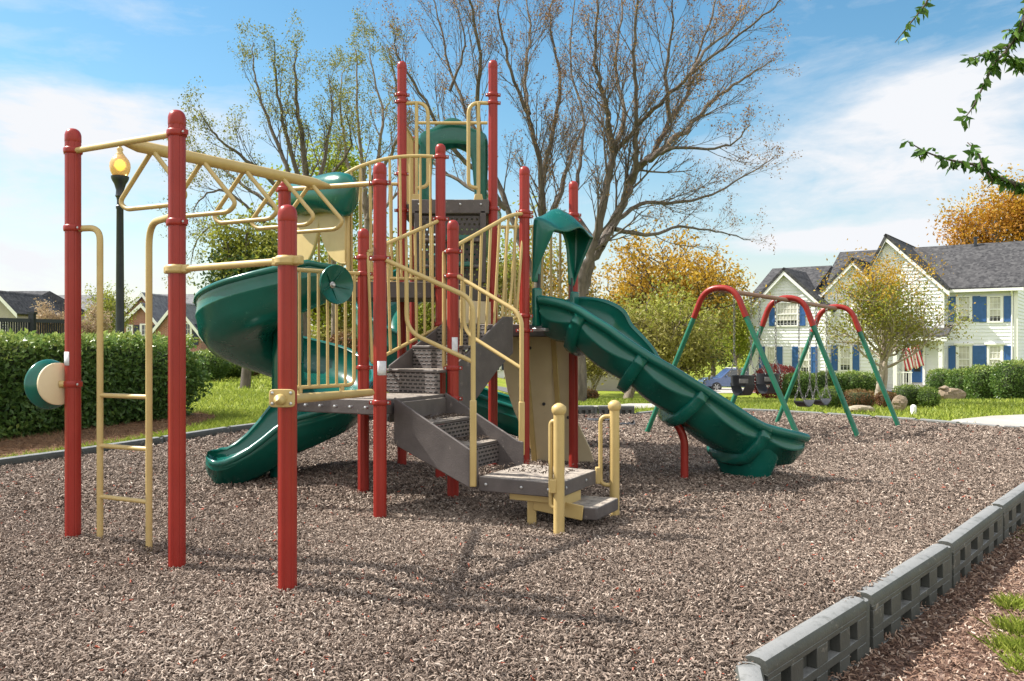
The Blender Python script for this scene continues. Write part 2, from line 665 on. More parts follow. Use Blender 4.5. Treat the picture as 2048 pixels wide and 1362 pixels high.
def flight(q0, sd, wd, run, wid, z0, z1, nst, drop, panel_h):
    """stringer panels, treads and slotted risers going down from z0 to z1 along sd"""
    fl = MB()
    tr, hz = run / nst, (z0 - z1) / nst
    for i in range(1, nst):
        z = z0 - hz * i
        fl.box(q0 + sd * (tr * (i - .5 + .02)) + wd * wid / 2 + UP * (z - .012), tr * 1.06, wid, .024, (sd, wd, UP))
    st = fl.build('stair', 'brown', play, 40, .006)
    for i in range(nst):
        z = z0 - hz * (i + 1)
        mb = MB()
        mb.box(q0 + sd * (tr * (i) + (.016 if i else .006)) + wd * wid / 2 + UP * (z + hz / 2 - .013), .02, wid - .004, hz - .026, (sd, wd, UP))
        r = mb.build('riser', 'riser' if i else 'brown', st, 40, .004)
        uv_planar(r, q0 + UP * z, wd, UP)
    for s in (0, 1):
        o = q0 + wd * (wid * s)
        pz = [(-.0, z0 + panel_h), (run * .93, z1 + hz * 1.02), (run - .004, z1 + hz * .97), (run - .004, z1 - .085), (run * .90, z1 - .085), (.03, z0 - drop), (0, z0 - drop * .9)]
        mb = MB()
        mb.slab([o + sd * x + UP * z for x, z in pz], wd * (.022 if s else -.022))
        mb.build('stringer', 'brown', st, 40, .007)
    return st


st1 = flight(q0, S1, W1, run, WID, ZL, LOWZ, 3, .34, .015)
# low platform, its leg, the brace and the lower step
pc = q1 + S1 * .004 - W1 * .022
PLN = .61
pl = [pc, pc + S1 * PLN, pc + S1 * PLN + W1 * (WID - .03), pc + W1 * (WID + .02)]
low = deck(pl, LOWZ, .10, 'platform')
mb = MB()
for t in (.06, .33, .53):
    mb.lathe(pc + S1 * t + UP * (LOWZ - .05), -W1, [(0, .011), (.006, .011), (.01, .005)], 8)
for t in (.1, .45):
    mb.lathe(pc + S1 * PLN + W1 * t + UP * (LOWZ - .045), S1, [(0, .011), (.006, .011), (.01, .005)], 8)
mb.build('bolt', 'steel', low, 40)
mb = MB()
mb.bar(pc + S1 * .20 + W1 * .10 + UP * .212, pc + S1 * .60 + W1 * .10 + UP * .212, .05, .05)
mb.bar(pc + S1 * .585 + W1 * .05 + UP * .20, pc + S1 * .585 + W1 * .40 + UP * .20, .02, .075)
mb.bar(pc + S1 * .36 + W1 * .13 + UP * .17, pc + S1 * .72 + W1 * .13 + UP * .13, .012, .10)
mb.build('brace', 'tan', low, 40, .005)
mb = MB()
c = pc + S1 * .33 + W1 * .16
mb.prism([(c.x - .032, c.y - .032), (c.x + .032, c.y - .032), (c.x + .032, c.y + .032), (c.x - .032, c.y + .032)], -.05, .237)
mb.build('leg', 'tan', low, 40, .006)
mb = MB()
mb.box(pc + S1 * .66 + W1 * .36 + UP * .125, .30, .42, .085, (S1, W1, UP))
stp = mb.build('step', 'brown', low, 40, .01)
for (x, yb, yt, side) in ((1118, 1073, 806, 0), (1229, 1031, 800, 1)):
    g = G(x, yb)
    h = zat(yt, sc(g))
    mb = MB()
    n, r = 32, .036
    prof = [(g.x + math.cos(2 * math.pi * k / n) * r, g.y + math.sin(2 * math.pi * k / n) * r) for k in range(n)]
    mb.prism(prof, -.05, h - .06)
    o = mb.build('handrail_post', 'tan', play, 40)
    mb = MB()
    mb.lathe((g.x, g.y, h - .075), UP, [(0, r + .001), (.01, r + .008), (.028, r + .013), (.05, r + .011), (.066, r * .8), (.075, r * .3)], 24)
    mb.build('cap', 'tan', o, 50)
    zt, zl = (h - .12, h - .62) if side else (h - .12, h - .68)
    d = V((-.10, .02, 0)) if side else V((-.052, .03, 0))
    yellow('grab_loop', [V((g.x, g.y, zt)), V((g.x, g.y, zt)) + d, V((g.x, g.y, zl)) + d, V((g.x, g.y, zl))], .0155, .06, o)
    mb = MB()
    if side:
        mb.box(V((g.x, g.y, .29)) + d + V((-.02, .0, 0)), .035, .05, .12)
    else:
        mb.box(V((g.x, g.y, .33)) + V((-.042, -.01, 0)), .045, .05, .09)
    mb.build('bracket', 'tan', o, 40, .006)

# ---- handrails of the first flight
n0 = V((p4.x, p4.y, 0))
f0 = V((p6.x, p6.y, 0))


def px_on(q, x, y):                    # height of pixel row y above the ground point q
    return V((q.x, q.y, zat(y, F / q.y)))


nb = q1 - S1 * .03 - W1 * .035          # foot of the near rail
fb = q1 - S1 * .03 + W1 * (WID + .035)  # foot of the far rail
for base, top, y_top, y_mid, y_end, low_y, foot_y, fb_y in ((nb, n0, 521, 604, 620, 724, 955, 800), (fb, f0, 553, 634, 648, 737, 900, 803)):
    s = F / base.y
    dn = (V((base.x, base.y, 0)) - V((top.x, top.y, 0)))
    zt = zat(y_top, F / top.y)
    zk = zat(y_mid, s) + .02
    foot = V((base.x, base.y, .27 if base is nb else .40))
    start = V((top.x, top.y, zt)) + dn.normalized() * PR
    h = yellow('handrail', [start, V((base.x, base.y, zk)), foot], .0175, .10)
    t0 = .24 if base is nb else .10
    qa = lerp(start, V((base.x, base.y, zk)), t0)
    zl = zat(low_y, s)
    dz = (V((base.x, base.y, zk)) - start).z * (1 - t0)
    drop = zk - zl
    yellow('midrail', [qa, qa - UP * drop, V((base.x, base.y, zl))], .0155, .12, h)
    sl = MB()
    sl.bar(V((base.x, base.y, zat(fb_y, s))), foot, .046, .046, V((1, 0, 0)))
    sl.build('sleeve', 'tan', h, 40, .008)


# ---- baluster panels
def panel(top, bot, nb, name='guard_panel', r=.0125, rr=.017, ends=True, parent=None):
    """top and bottom rails as polylines of equal parameter, nb bars between"""
    def at(pl, t):
        ds = [(pl[i + 1] - pl[i]).length for i in range(len(pl) - 1)]
        u = t * sum(ds)
        for i, d in enumerate(ds):
            if u <= d + 1e-9:
                return lerp(pl[i], pl[i + 1], u / d if d else 0)
            u -= d
        return pl[-1]
    top, bot = [V(p) for p in top], [V(p) for p in bot]
    o = yellow(name, top, rr, 0, parent)
    yellow('bottom_rail', bot, rr * .9, 0, o)
    for k in range(nb):
        t = k / (nb - 1) if ends else (k + 1) / (nb + 1)
        yellow('baluster', [at(top, t), at(bot, t)], r, 0, o, 8)
    return o


# left side of the landing (behind the third post), carrying the second horn
d75 = (p5 - p7)
a0, a1 = p7 + d75 * .06, p5 - d75 * .13
zt0, zt1 = zat(538, F / p7.y), zat(548, F / p5.y)
zb0 = zat(772, F / a0.y)
tl = [V((p7.x, p7.y, zt0)), V((p5.x, p5.y, zt1))]
pn = yellow('guard_panel', tl, .0165, 0)
yellow('bottom_rail', fillet([V((a0.x, a0.y, zt0 - .02)), V((a0.x, a0.y, .915)), V((a1.x, a1.y, .915)), V((a1.x, a1.y, zt1))], .07), .0155, 0, pn)
for k in range(6):
    q = lerp(a0, a1, (k + 1) / 7)
    yellow('baluster', [V((q.x, q.y, lerp(zt0, zt1, (k + 1) / 7))), V((q.x, q.y, .915))], .012, 0, pn, 8)
for t in (.15, .8):
    q = lerp(a0, a1, t)
    yellow('bracket', [V((q.x, q.y, .915)), V((q.x, q.y, ZL - .02))], .02, 0, pn, 8)

# second flight: landing back to the slide deck
r0, r1 = V((p5.x, p5.y, 0)) + (p6 - p5) * .10, V((p6.x, p6.y, 0)) - (p6 - p5) * .02
S2d = (V((p9.x + p11.x, p9.y + p11.y, 0)) / 2 - V((p5.x + p6.x, p5.y + p6.y, 0)) / 2)
S2 = S2d.normalized()
W2 = -UP.cross(S2).normalized()         # left to right
run2 = S2d.length - .03
fl = MB()
nst, hz, tr = 3, (ZM - ZL) / 3, run2 / 3
o2 = V((p5.x, p5.y, 0)) + W2 * .12
wid2 = (V((p6.x, p6.y, 0)) - o2).dot(W2) - .03
o2 = o2 + S2 * (max(0, (V((p5.x + p6.x, p5.y + p6.y, 0)) / 2 - o2).dot(S2)))
for i in range(1, nst):
    fl.box(o2 + S2 * (tr * (i - .5 + .02)) + W2 * wid2 / 2 + UP * (ZL + hz * i - .012), tr * 1.06, wid2, .024, (S2, W2, UP))
st2 = fl.build('stair', 'brown', play, 40, .006)
for i in range(nst):
    mb = MB()
    mb.box(o2 + S2 * (tr * i + .012) + W2 * wid2 / 2 + UP * (ZL + hz * (i + .5) - .013), .02, wid2 - .004, hz - .026, (S2, W2, UP))
    r = mb.build('riser', 'riser', st2, 40, .004)
    uv_planar(r, o2 + UP * ZL, W2, UP)
for s in (0, 1):
    o = o2 + W2 * (wid2 * s)
    x0_ = (.05, .17)[s]
    pz = [(x0_, ZL + .22), (run2 - .12, ZM + .06), (run2 + .02, ZM + .06), (run2 + .02, ZM - .26), (run2 - .2, ZM - .40), (x0_ + .04, ZL - .26), (x0_, ZL - .26)]
    mb = MB()
    mb.slab([o + S2 * x + UP * z for x, z in pz], W2 * (.022 if s else -.022))
    mb.build('stringer', 'brown', st2, 40, .007)
# rails of the second flight
lt = [V((p5.x, p5.y, zat(505, F / p5.y))) + W2 * .05, V((p9.x, p9.y, zat(440, F / p9.y)))]
lbm = [V((p5.x, p5.y, zat(724, F / p5.y))) + W2 * .10, V((p9.x, p9.y, zat(652, F / p9.y)))]
panel(lt, lbm, 9)
rs = V((p6.x, p6.y, 0)) + V((-.075, .05, 0))
s6 = F / rs.y
rt = fillet([V((rs.x, rs.y, zat(506, s6))), V((rs.x, rs.y, zat(506, s6))) + (p11 - p6) * .12 + UP * .06, V((p11.x, p11.y, zat(436, F / p11.y))) - (p11 - p6).normalized() * .22, V((p11.x, p11.y, zat(427, F / p11.y)))], .1)
rbm = fillet([V((rs.x, rs.y, zat(734, s6))), V((rs.x, rs.y, zat(728, s6))) + (p11 - p6) * .1, V((p11.x, p11.y, zat(634, F / p11.y))) - (p11 - p6).normalized() * .13], .05)
panel(rt, rbm, 10)
yellow('end_loop', [V((p6.x, p6.y, zat(503, s6))), V((rs.x, rs.y, zat(503, s6))), V((rs.x, rs.y, zat(737, s6))), V((p6.x, p6.y, zat(737, s6)))], .0175, .03)

# tower front barrier, its rail arching up to the post
pa = V((hA.x, hA.y, 0))
q9 = V((p9.x, p9.y, 0))
arch = spline([D(684, 352, 7.74), D(720, 333, 7.75), D(775, 317, 7.77), D(830, 312, 7.79), V((q9.x, q9.y, zat(314, F / q9.y)))], 6)
btm = [V((lerp(arch[0], arch[-1], t).x, lerp(arch[0], arch[-1], t).y, ZT + .03)) for t in np.linspace(0, 1, 8)]
panel(arch, btm, 11)
# the barrier on the far side of the tower
bt = [V((hB.x + .05, hB.y + .05, 2.72)), V((lerp(hB, p8, .5).x, lerp(hB, p8, .5).y + .08, 2.86)), V((p8.x, p8.y, 2.86))]
panel(bt, [V((p.x, p.y, ZT + .05)) for p in bt], 10)
# right of the tower: barrier from the tall post to the slide deck's rear post
bt = fillet([V((p10.x, p10.y, 2.40)), V((p12.x, p12.y, 2.40))], 0.01)
bt = [V((p10.x, p10.y, 2.42)) + (p12 - p10) * .05, V((p12.x, p12.y, 2.42)) - (p12 - p10) * .05]
panel(bt, [V((p.x, p.y, ZM + .08)) for p in bt], 9)
# solid kick panel between tower and slide deck
mb = MB()
mb.slab([V((p9.x, p9.y, ZM + .02)), V((p10.x, p10.y, ZM + .02)), V((p10.x, p10.y, ZT - .15)), V((p9.x, p9.y, ZT - .15))], (.02, .02, 0))
mb.build('kick_panel', 'beige', play, 40)

# top deck: ladder plate below it and the two entry hoops
mb = MB()
xa, xb = P(826, 1, 2).x, 0
la_, lb_ = D(829, 500, p8.y - .07), D(972, 500, p8.y - .07)
yy = la_.y
mb.box(V(((la_.x + lb_.x) / 2, yy, ZT + (ZH - ZT) / 2 - .06)), lb_.x - la_.x, .02, ZH - ZT - .14)
lp = mb.build('ladder_plate', 'ladder_plate', play, 40)
uv_planar(lp, (la_.x, yy, ZT), (1, 0, 0), UP)
mb = MB()
mb.box(V(((la_.x + lb_.x) / 2, yy - .012, ZH - .04)), lb_.x - la_.x + .06, .05, .14)
for x in (la_.x + .03, lb_.x - .03):
    mb.box(V((x, yy - .012, ZT + .4)), .06, .05, .72)
for z in (2.02, 2.28):
    mb.box(V(((la_.x + lb_.x) / 2, yy - .03, z)), lb_.x - la_.x - .1, .10, .03)
mb.build('ladder_frame', 'brown', lp, 40, .008)
mb = MB()
for z in (2.02, 2.28):
    mb.box(V(((la_.x + lb_.x) / 2 + .05, yy - .09, z + .02)), .36, .05, .05)
mb.build('ladder_step', 'green', lp, 40, .012)
mb = MB()
for x in np.linspace(la_.x + .05, lb_.x - .05, 4):
    mb.lathe((x, yy - .04, ZH - .02), (0, -1, 0), [(0, .011), (.006, .011), (.01, .005)], 8)
mb.build('bolt', 'steel', lp, 40)
for sgn, q, xs in ((1, p8, (818, 856, 833)), (-1, p10, (977, 937, 957))):
    s = F / q.y
    f = q.y - .04
    zt, zl, zf = zat(207, s), zat(374, s), zat(402, s)
    X = [(x - 1024) * f / F for x in xs]
    h = yellow('entry_hoop', [V((q.x, q.y, zt)), V((X[1], f, zt)), V((X[1], f, zl)), V((X[2], f, zl - .02)), V((X[2], f, zl - .04))], .019, .13)
    yellow('upright', [V((X[2], f, zt)), V((X[2], f, zf - .05))], .0185, 0, h)
    mb = MB()
    mb.slab([V((X[2] - .035, f - .03, zf + .06)), V((X[2] + .035, f - .03, zf + .06)), V((X[2] + .07, f - .03, zf - .10)), V((X[2] - .07, f - .03, zf - .10))], (0, .03, 0))
    mb.build('foot_plate', 'tan', h, 40, .006)
# side rails of the top deck
for q, x1 in ((p8, tb[3]), (p10, tb[2])):
    a0 = V((q.x, q.y, 0)); a1 = V((x1.x, x1.y, 0))
    panel([a0 + UP * 3.5 + (a1 - a0) * .04, a1 + UP * 3.5], [a0 + UP * 2.72 + (a1 - a0) * .04, a1 + UP * 2.72], 9)


# ---- green moulded hood: two legs and an arched brow
def hood(c, wd, fd, w, h, zb, leg, name='slide_hood', depth=.3):
    """moulded hood: a flat plate with a tall arched opening and a brow reaching out over the slide
    c: middle of the opening; wd: across; fd: outwards; w: half width; zb: foot of the legs; leg: width of a leg"""
    n = 33
    ou, inn, br = [], [], []
    for j in range(n):
        t = j / (n - 1)
        u = 2 * t - 1                                 # -1 .. 1
        # outer edge: up one side, over a low peak, down the other
        if abs(u) > .42:
            k = (1 - abs(u)) / .58
            xo, zo = math.copysign(w, u), zb + h * .82 * k
        else:
            xo = w * u / .42
            zo = zb + h * (.82 + .18 * math.exp(-(u / .22) ** 2) * 1.0)
        a = math.pi * (.5 + .5 * (-u)) 
        k = 1 - abs(u)
        xi = (w - leg * (1 + .5 * min(1, k * 1.6))) * math.copysign(min(1, abs(u) / .55) ** .8, u)
        zi = zb + h * .66 * min(1, k / .62) ** .85 if abs(u) > .01 else zb + h * .66
        ou.append(c + wd * xo + UP * zo)
        inn.append(c + wd * xi + UP * zi)
        sn = math.sin(math.pi * t)
        o = depth * sn ** 1.1
        xb = xo * .95
        zz = zo - h * .30 * sn ** 2.2
        br.append(c + wd * xb + UP * zz + fd * (o + .012))
    mb = MB()
    rows = []
    for j in range(n):
        p0, p1, p2 = inn[j], ou[j], br[j]
        bul = fd * (depth * .10 * math.sin(math.pi * j / (n - 1)))
        out_dir = (p1 - (c + UP * (zb + h * .4))).normalized() * .035 * math.sin(math.pi * j / (n - 1))
        rows.append([p0, lerp(p0, p1, .5), p1, lerp(p1, p2, .33) + out_dir, lerp(p1, p2, .66) + out_dir, p2])
    mb.sweep(rows, close=False, caps=False)
    o = mb.build(name, 'green', play, 60)
    m = o.modifiers.new('thick', 'SOLIDIFY')
    m.thickness = .026
    m.offset = -1
    m = o.modifiers.new('round', 'SUBSURF')
    m.levels = m.render_levels = 1
    return o


e11 = (V((p12.x, p12.y, 0)) - V((p11.x, p11.y, 0)))
ew = e11.normalized()
SF = V((ew.y, -ew.x, 0))                # outwards through the slide opening
mid = (V((p11.x, p11.y, 0)) + V((p12.x, p12.y, 0))) / 2
hood(mid + SF * .04, ew, SF, e11.length / 2 - .05, .74, ZM + .38, .13, depth=.30)
for s in (-1, 1):
    mb = MB()
    q = mid + SF * .06 + ew * s * (e11.length / 2 - .14)
    mb.tube([q + UP * (ZM + .3), q + UP * (ZM + .46)], .016, 8)
    mb.build('hood_pin', 'rubber', play)
# hood over the rear slide, seen through the top deck, and its bar
hc = D(905, 300, p10.y + .8)
hood(V((hc.x, hc.y, 0)), V((1, 0, 0)), V((0, 1, 0)), .355, .96, 2.80, .11, depth=.36)
q = p10.y + .74
yellow('hood_bar', [D(836, 246, q), D(975, 246, q)], .017, 0)
# ================================================================== slides, horns, climbing wall, swings, borders
def u_ring(c, right, up, half, wl, wr, th=.022, rim=.036, bottom=.0, seam=.5):
    """closed section of a moulded trough: floor, two walls (heights wl, wr) and rolled rims"""
    def side(s, w):
        k = half
        out = [(0, 0), (k * .45, .006), (k * .72, .035), (k * .90, min(.11, w * .45)), (k * .97, min(.2, w * .75)), (k, w)]
        rimp = [(k + rim * .5 + rim * .75 * math.cos(a), w + rim * .7 * math.sin(a)) for a in np.linspace(math.pi * .9, -math.pi * .42, 8)]
        zs = w * seam
        low = [(k + th * 1.0, w - rim * .75), (k + th * .8, w - rim * 1.4), (k + th * 1.25, zs + .022), (k + th * 1.3, zs + .010), (k + th * 1.02, zs - .002), (k * .95 + th, .06 - th), (k * .76, .0 - th - bottom), (k * .4, -th * 1.4 - bottom * 1.3), (0, -th * 1.5 - bottom * 1.4)]
        return [(s * x, z) for x, z in out + rimp + low]
    a, b = side(-1, wl), side(1, wr)
    pts = a[::-1] + b[1:-1]
    return [c + right * x + up * z for x, z in pts]


def slide_frames(path):
    out = []
    for i in range(len(path)):
        a, b = path[max(0, i - 1)], path[min(len(path) - 1, i + 1)]
        t = (b - a).normalized()
        right = t.cross(UP).normalized()
        out.append((path[i], t, right, right.cross(t).normalized()))
    return out


# ---- the big wavy slide to the right
c0 = mid + UP * (ZM + .02)
rim_px = [(1074, 588, 7.70), (1100, 589, 7.65), (1146, 603, 7.56), (1171, 622, 7.51), (1248, 672, 7.42), (1297, 704, 7.38), (1356, 737, 7.36), (1411, 773, 7.38), (1498, 828, 7.48), (1538, 847, 7.56), (1588, 858, 7.70), (1612, 864, 7.78)]
rim3 = spline([D(*q) for q in rim_px], 6)
wpath = []
for i, q in enumerate(rim3):
    a_, b_ = rim3[max(0, i - 2)], rim3[min(len(rim3) - 1, i + 2)]
    tdir = (b_ - a_)
    slope = math.atan2(-tdir.z, math.hypot(tdir.x, tdir.y))
    tdir.z = 0
    k_ = i / (len(rim3) - 1)
    wl_ = lerp(.23, .17, k_)
    wpath.append(q + UP.cross(tdir.normalized()) * .375 - UP * (wl_ + .055) / math.cos(slope) ** .5)
wpath = [sum((wpath[min(len(wpath) - 1, max(0, i + j))] for j in range(-4, 5)), V()) / 9 for i in range(len(wpath))]
fr = slide_frames(wpath)
n = len(fr)
ribs_at = [.19, .40, .60, .785]
rings = []
for i, (p, t, r, u) in enumerate(fr):
    k = i / (n - 1)
    ph = 0
    for a_, b_ in zip([0] + ribs_at, ribs_at + [1]):
        if a_ <= k <= b_:
            ph = math.sin(math.pi * (k - a_) / (b_ - a_))
    hw = lerp(.34, .355, ph)
    wall = lerp(.23, .17, k)
    far = wall + .09 * math.sin(math.pi * min(1, k / .45)) ** 1.2
    rings.append(u_ring(p, r, u, hw, far, wall, .026, .060, .05 + .025 * ph, lerp(.50, .18, ph)))
mb = MB()
mb.sweep(rings)
ws = mb.build('wave_slide', 'green', play, 70)
for k in ribs_at:
    j = int(k * (n - 1))
    rr = []
    for dj in (-.055, -.04, 0, .04, .055):
        p, t, r, u = fr[j]
        g = .012 if abs(dj) > .05 else .032
        ring = u_ring(p + t * dj, r, u, .345 + g, lerp(.23, .17, k) - .01, lerp(.23, .17, k) - .01, .026 + g * .6, .03, .07 + g)
        rr.append(ring)
    mb = MB()
    mb.sweep(rr)
    mb.k = 1
    for s in (-1, 1):
        q = p + r * s * .395 + u * .13
        mb.lathe(q, r * s, [(0, .012), (.012, .012), (.018, .005)], 8)
    mb.build('joint_rib', ['green', 'steel'], ws, 70)
# entry side boards, foot, exit lip, support leg
for s in (-1, 1):
    mb = MB()
    q = mid + SF * .045 + ew * s * (e11.length / 2 - .10)
    mb.slab([q + ew * -.055 + UP * (ZM - .02), q + ew * .055 + UP * (ZM - .02), q + ew * .055 + UP * (ZM + .33), q - ew * .055 + UP * (ZM + .33)], SF * .05)
    mb.build('entry_board', 'green', ws, 40, .014)
mb = MB()
mb.box(mid + SF * .10 + UP * (ZM - .05), e11.length - .16, .14, .03, (ew, SF, UP))
mb.build('entry_bracket', 'steel', ws, 40, .004)
p, t, r, u = fr[int(n * .83)]
mb = MB()
rr = []
for z, a, b in ((p.z + .02, .34, .23), (.20, .31, .21), (.08, .25, .17), (.0, .23, .155), (-.04, .22, .15)):
    th = V((t.x, t.y, 0)).normalized()
    rh = th.cross(UP)
    rr.append([V((p.x, p.y, 0)) + th * (b * abs(math.cos(q)) ** .6 * math.copysign(1, math.cos(q))) + rh * (a * abs(math.sin(q)) ** .6 * math.copysign(1, math.sin(q))) + UP * z for q in np.linspace(0, 2 * math.pi, 33)[:-1]])
mb.sweep(rr)
mb.build('foot', 'green', ws, 60)
g = G(1369, 962)
p, t, r, u = fr[int(n * .60)]
mb = MB()
top = V((p.x, p.y, p.z - .10))
mb.tube(fillet([V((g.x, g.y, -.05)), V((g.x, g.y, .42)), V((g.x - .13, g.y + .01, .60)), V((g.x - .15, g.y + .06, .72))], .12), .036, 14)
leg = mb.build('slide_leg', 'red', play, 50)
mb = MB()
mb.lathe((g.x - .10, g.y - .032, .57), (0, -1, 0), [(0, .016), (.008, .016), (.012, .006)], 10)
mb.build('bolt', 'steel', leg, 40)

# ---- spiral slide on the left
def sstep0(a, b, x):
    t = min(1, max(0, (x - a) / (b - a)))
    return t * t * (3 - 2 * t)


ent = (hA + hB) / 2
ed = (hB - hA).normalized()
OUT = V((-ed.y, ed.x, 0))
if OUT.y > 0:
    OUT = -OUT
head0 = math.atan2(OUT.y, OUT.x)
RS = .47
st = ent + OUT * .12
rt_ = V((OUT.y, -OUT.x, 0))
cen = st + rt_ * RS
spts = [ent - OUT * .05 + UP * (ZT - .03), ent + OUT * .05 + UP * (ZT - .035)]
a0 = math.atan2((st - cen).y, (st - cen).x)
tot = R(388)
m_ = 60
for i in range(m_ + 1):
    t = i / m_
    a = a0 - tot * t
    ease = t
    z = lerp(ZT - .06, .43, ease ** .92)
    spts.append(V((cen.x + RS * math.cos(a), cen.y + RS * math.sin(a), z)))
a = a0 - tot
hd = V((math.sin(a), -math.cos(a), 0))
for d, z in ((.10, .37), (.21, .295), (.33, .225), (.45, .175), (.55, .15), (.62, .155)):
    q = V((cen.x + RS * math.cos(a), cen.y + RS * math.sin(a), z)) + hd * d
    spts.append(q)
fr = slide_frames(spts)
n = len(fr)
rings = []
for i, (p, t, r, u) in enumerate(fr):
    k = i / (n - 1)
    # left of travel is the outer side of this clockwise spiral
    wl = .10 + .17 * min(1, k / .06) + .06 * min(1, k / .3) if k < .6 else lerp(.33, .16, min(1, (k - .6) / .25))
    wr = .16 + .30 * float(sstep0(.55, .82, k)) - .37 * float(sstep0(.84, 1.0, k))
    if k > .90:
        wl = lerp(.16, .07, (k - .90) / .10)
    u2 = (u * .6 + UP * .4).normalized()
    rings.append(u_ring(p, r, u2, .335 + .04 * float(sstep0(.7, .9, k)), wl, wr, .03, .042, .075 + .03 * float(sstep0(.75, .92, k))))
p, t, r, u = fr[-1]
for d_, hw_, dz_, rm_ in ((.04, .35, .012, .042), (.075, .29, .03, .036), (.095, .21, .05, .028), (.105, .10, .065, .02)):
    rings.append(u_ring(p + t * d_ + UP * dz_, r, u, hw_, .07 - dz_ * .6, .07 - dz_ * .6, .03, rm_, .06 - dz_ * .6))
mb = MB()
mb.sweep(rings)
sp = mb.build('spiral_slide', 'green', play, 70)
# exit lip and feet
p, t, r, u = fr[-1]
mb = MB()
mb.lathe((p.x - t.x * .52, p.y - t.y * .52, -.05), UP, [(0, .07), (.1, .075), (.24, .09)], 20)
mb.build('foot', 'green', sp, 50)
mb = MB()
mb.box((p.x - t.x * .34, p.y - t.y * .34 + .03, .06), .07, .05, .24)
mb.build('support', 'tan', sp, 40, .006)
# central pole of the spiral
mb = MB()
mb.lathe((cen.x, cen.y, -.05), UP, [(0, .075), (.2, .08), (.45, .12), (.8, .15), (1.2, .15), (1.85, .13)], 24)
mb.build('centre_column', 'green', sp, 50)

# entrance of the spiral slide: two perforated quarter panels and a bulging hood
for s, w in ((-1, .44), (1, .40)):
    q = ent - ed * s * -0 + ed * s * .42 + OUT * .03
    inner = -ed * s
    zt, zb_ = 2.52, ZT + .06
    arc = [q + UP * zb_ * 0 + inner * 0 + UP * zt]
    arc = [q + UP * (zt)]
    for t in np.linspace(0, 1, 12):
        ang = math.pi / 2 * t
        arc.append(q + inner * (w * math.cos(ang)) + UP * (zt - .52 * math.sin(ang) - .02))
    mb = MB()
    mb.slab(arc, OUT * .03)
    o = mb.build('quarter_panel', 'tan', play, 40, .008)
    mb = MB()
    mb.tube([a_ + OUT * .015 for a_ in arc[1:]], .017, 8)
    mb.build('rim', 'tan', o, 60)
    yellow('panel_edge', [q + UP * (ZT - .1), q + UP * (zt + .16)], .018, 0, o)
hc = ent + OUT * .02 + UP * 2.60
rings = []
for j in range(21):
    t = j / 20
    x = lerp(-.66, .56, t)
    e = math.sqrt(max(0, 1 - (2 * t - 1) ** 4))
    row = []
    for i in range(14):
        a = 2 * math.pi * i / 14
        dz = math.sin(a) * (.165 if math.sin(a) > 0 else .17 + .26 * max(0, 1 - 2 * t) ** 2)
        row.append(hc + ed * x + OUT * (.10 + .15 * math.cos(a) * e) + UP * (dz * e + .04))
    rings.append(row)
mb = MB()
mb.sweep(rings)
o = mb.build('slide_hood', 'green', play, 70)

# ---- rear slide: curls down behind the tower
cx, cy = -.98, 10.55
rp = []
hs = V((-.65, 9.62, ZH - .02))
rp = [hs + V((0, -.25, 0)), hs]
for t in np.linspace(0, 1, 40):
    a = R(10) + R(300) * t
    rp.append(V((cx - .05 + .62 * math.cos(a) * 1.0, cy + .55 * math.sin(a), lerp(ZH - .12, .55, t))))
for d, z in ((.2, .46), (.45, .34), (.7, .26), (.95, .22), (1.1, .22)):
    q = rp[41]
    a = R(310)
    dd = V((-math.sin(a), math.cos(a), 0)) * .0 + V((.93, -.36, 0))
    rp.append(V((q.x, q.y, z)) + dd * d)
rp = rp[:1] + spline([rp[1], rp[3]] + rp[6::4] + [rp[-1]], 6)
fr2 = slide_frames(rp)
rings = [u_ring(p, r, (u * .6 + UP * .4).normalized(), .26, .24, .40 if i / len(fr2) < .8 else .24, .03, .036, .05) for i, (p, t, r, u) in enumerate(fr2)]
mb = MB()
mb.sweep(rings)
rs_ = mb.build('rear_slide', 'green', play, 70)
p, t, r, u = fr2[-1]
mb = MB()
mb.lathe((p.x - t.x * .3, p.y - t.y * .3, -.05), UP, [(0, .1), (.22, .12)], 20)
mb.build('foot', 'green', rs_, 50)

# ---- climbing wall leaning out behind the slide deck, with braces
w0, w1 = V((-.05, 8.42, ZM - .05)), V((.60, 8.47, ZM - .05))
b0, b1 = V((.24, 8.86, -.05)), V((.87, 8.92, -.05))
edge = []
rg = random.Random(4)
for i in range(8):
    t = i / 7
    edge.append(lerp(w0, b0, t) + V((-.20 * math.sin(t * math.pi) * (1 - t) + rg.uniform(-.012, .012), 0, 0)))
edge2 = []
for i in range(8):
    t = 1 - i / 7
    edge2.append(lerp(w1, b1, t) + V((.03 * math.sin(t * 9) + (-.10 * math.sin(t * math.pi)), 0, 0)))
mb = MB()
mb.slab(edge + edge2, V((0, .035, .012)))
cw = mb.build('climbing_wall', 'beige', play, 40, .01)
mb = MB()
mb.bar(lerp(w0, w1, .25) + V((0, -.04, 0)), lerp(b0, b1, .05) + V((-.03, -.06, 0)), .05, .04)
mb.bar(lerp(w0, w1, .70) + V((0, -.04, 0)), lerp(b0, b1, .45) + V((0, -.06, 0)), .05, .04)
mb.build('brace', 'tan', cw, 40, .005)
for (u_, v_) in ((.3, .12), (.62, .3), (.35, .52), (.7, .62), (.42, .8), (.68, .9)):
    q = lerp(lerp(w0, w1, u_), lerp(b0, b1, u_), v_)
    mb = MB()
    mb.lathe(q + V((0, 0, .0)), (0, -1, .3), [(0, .016), (.012, .016), (.016, .008)], 10)
    mb.build('bolt', 'rubber', cw, 40)
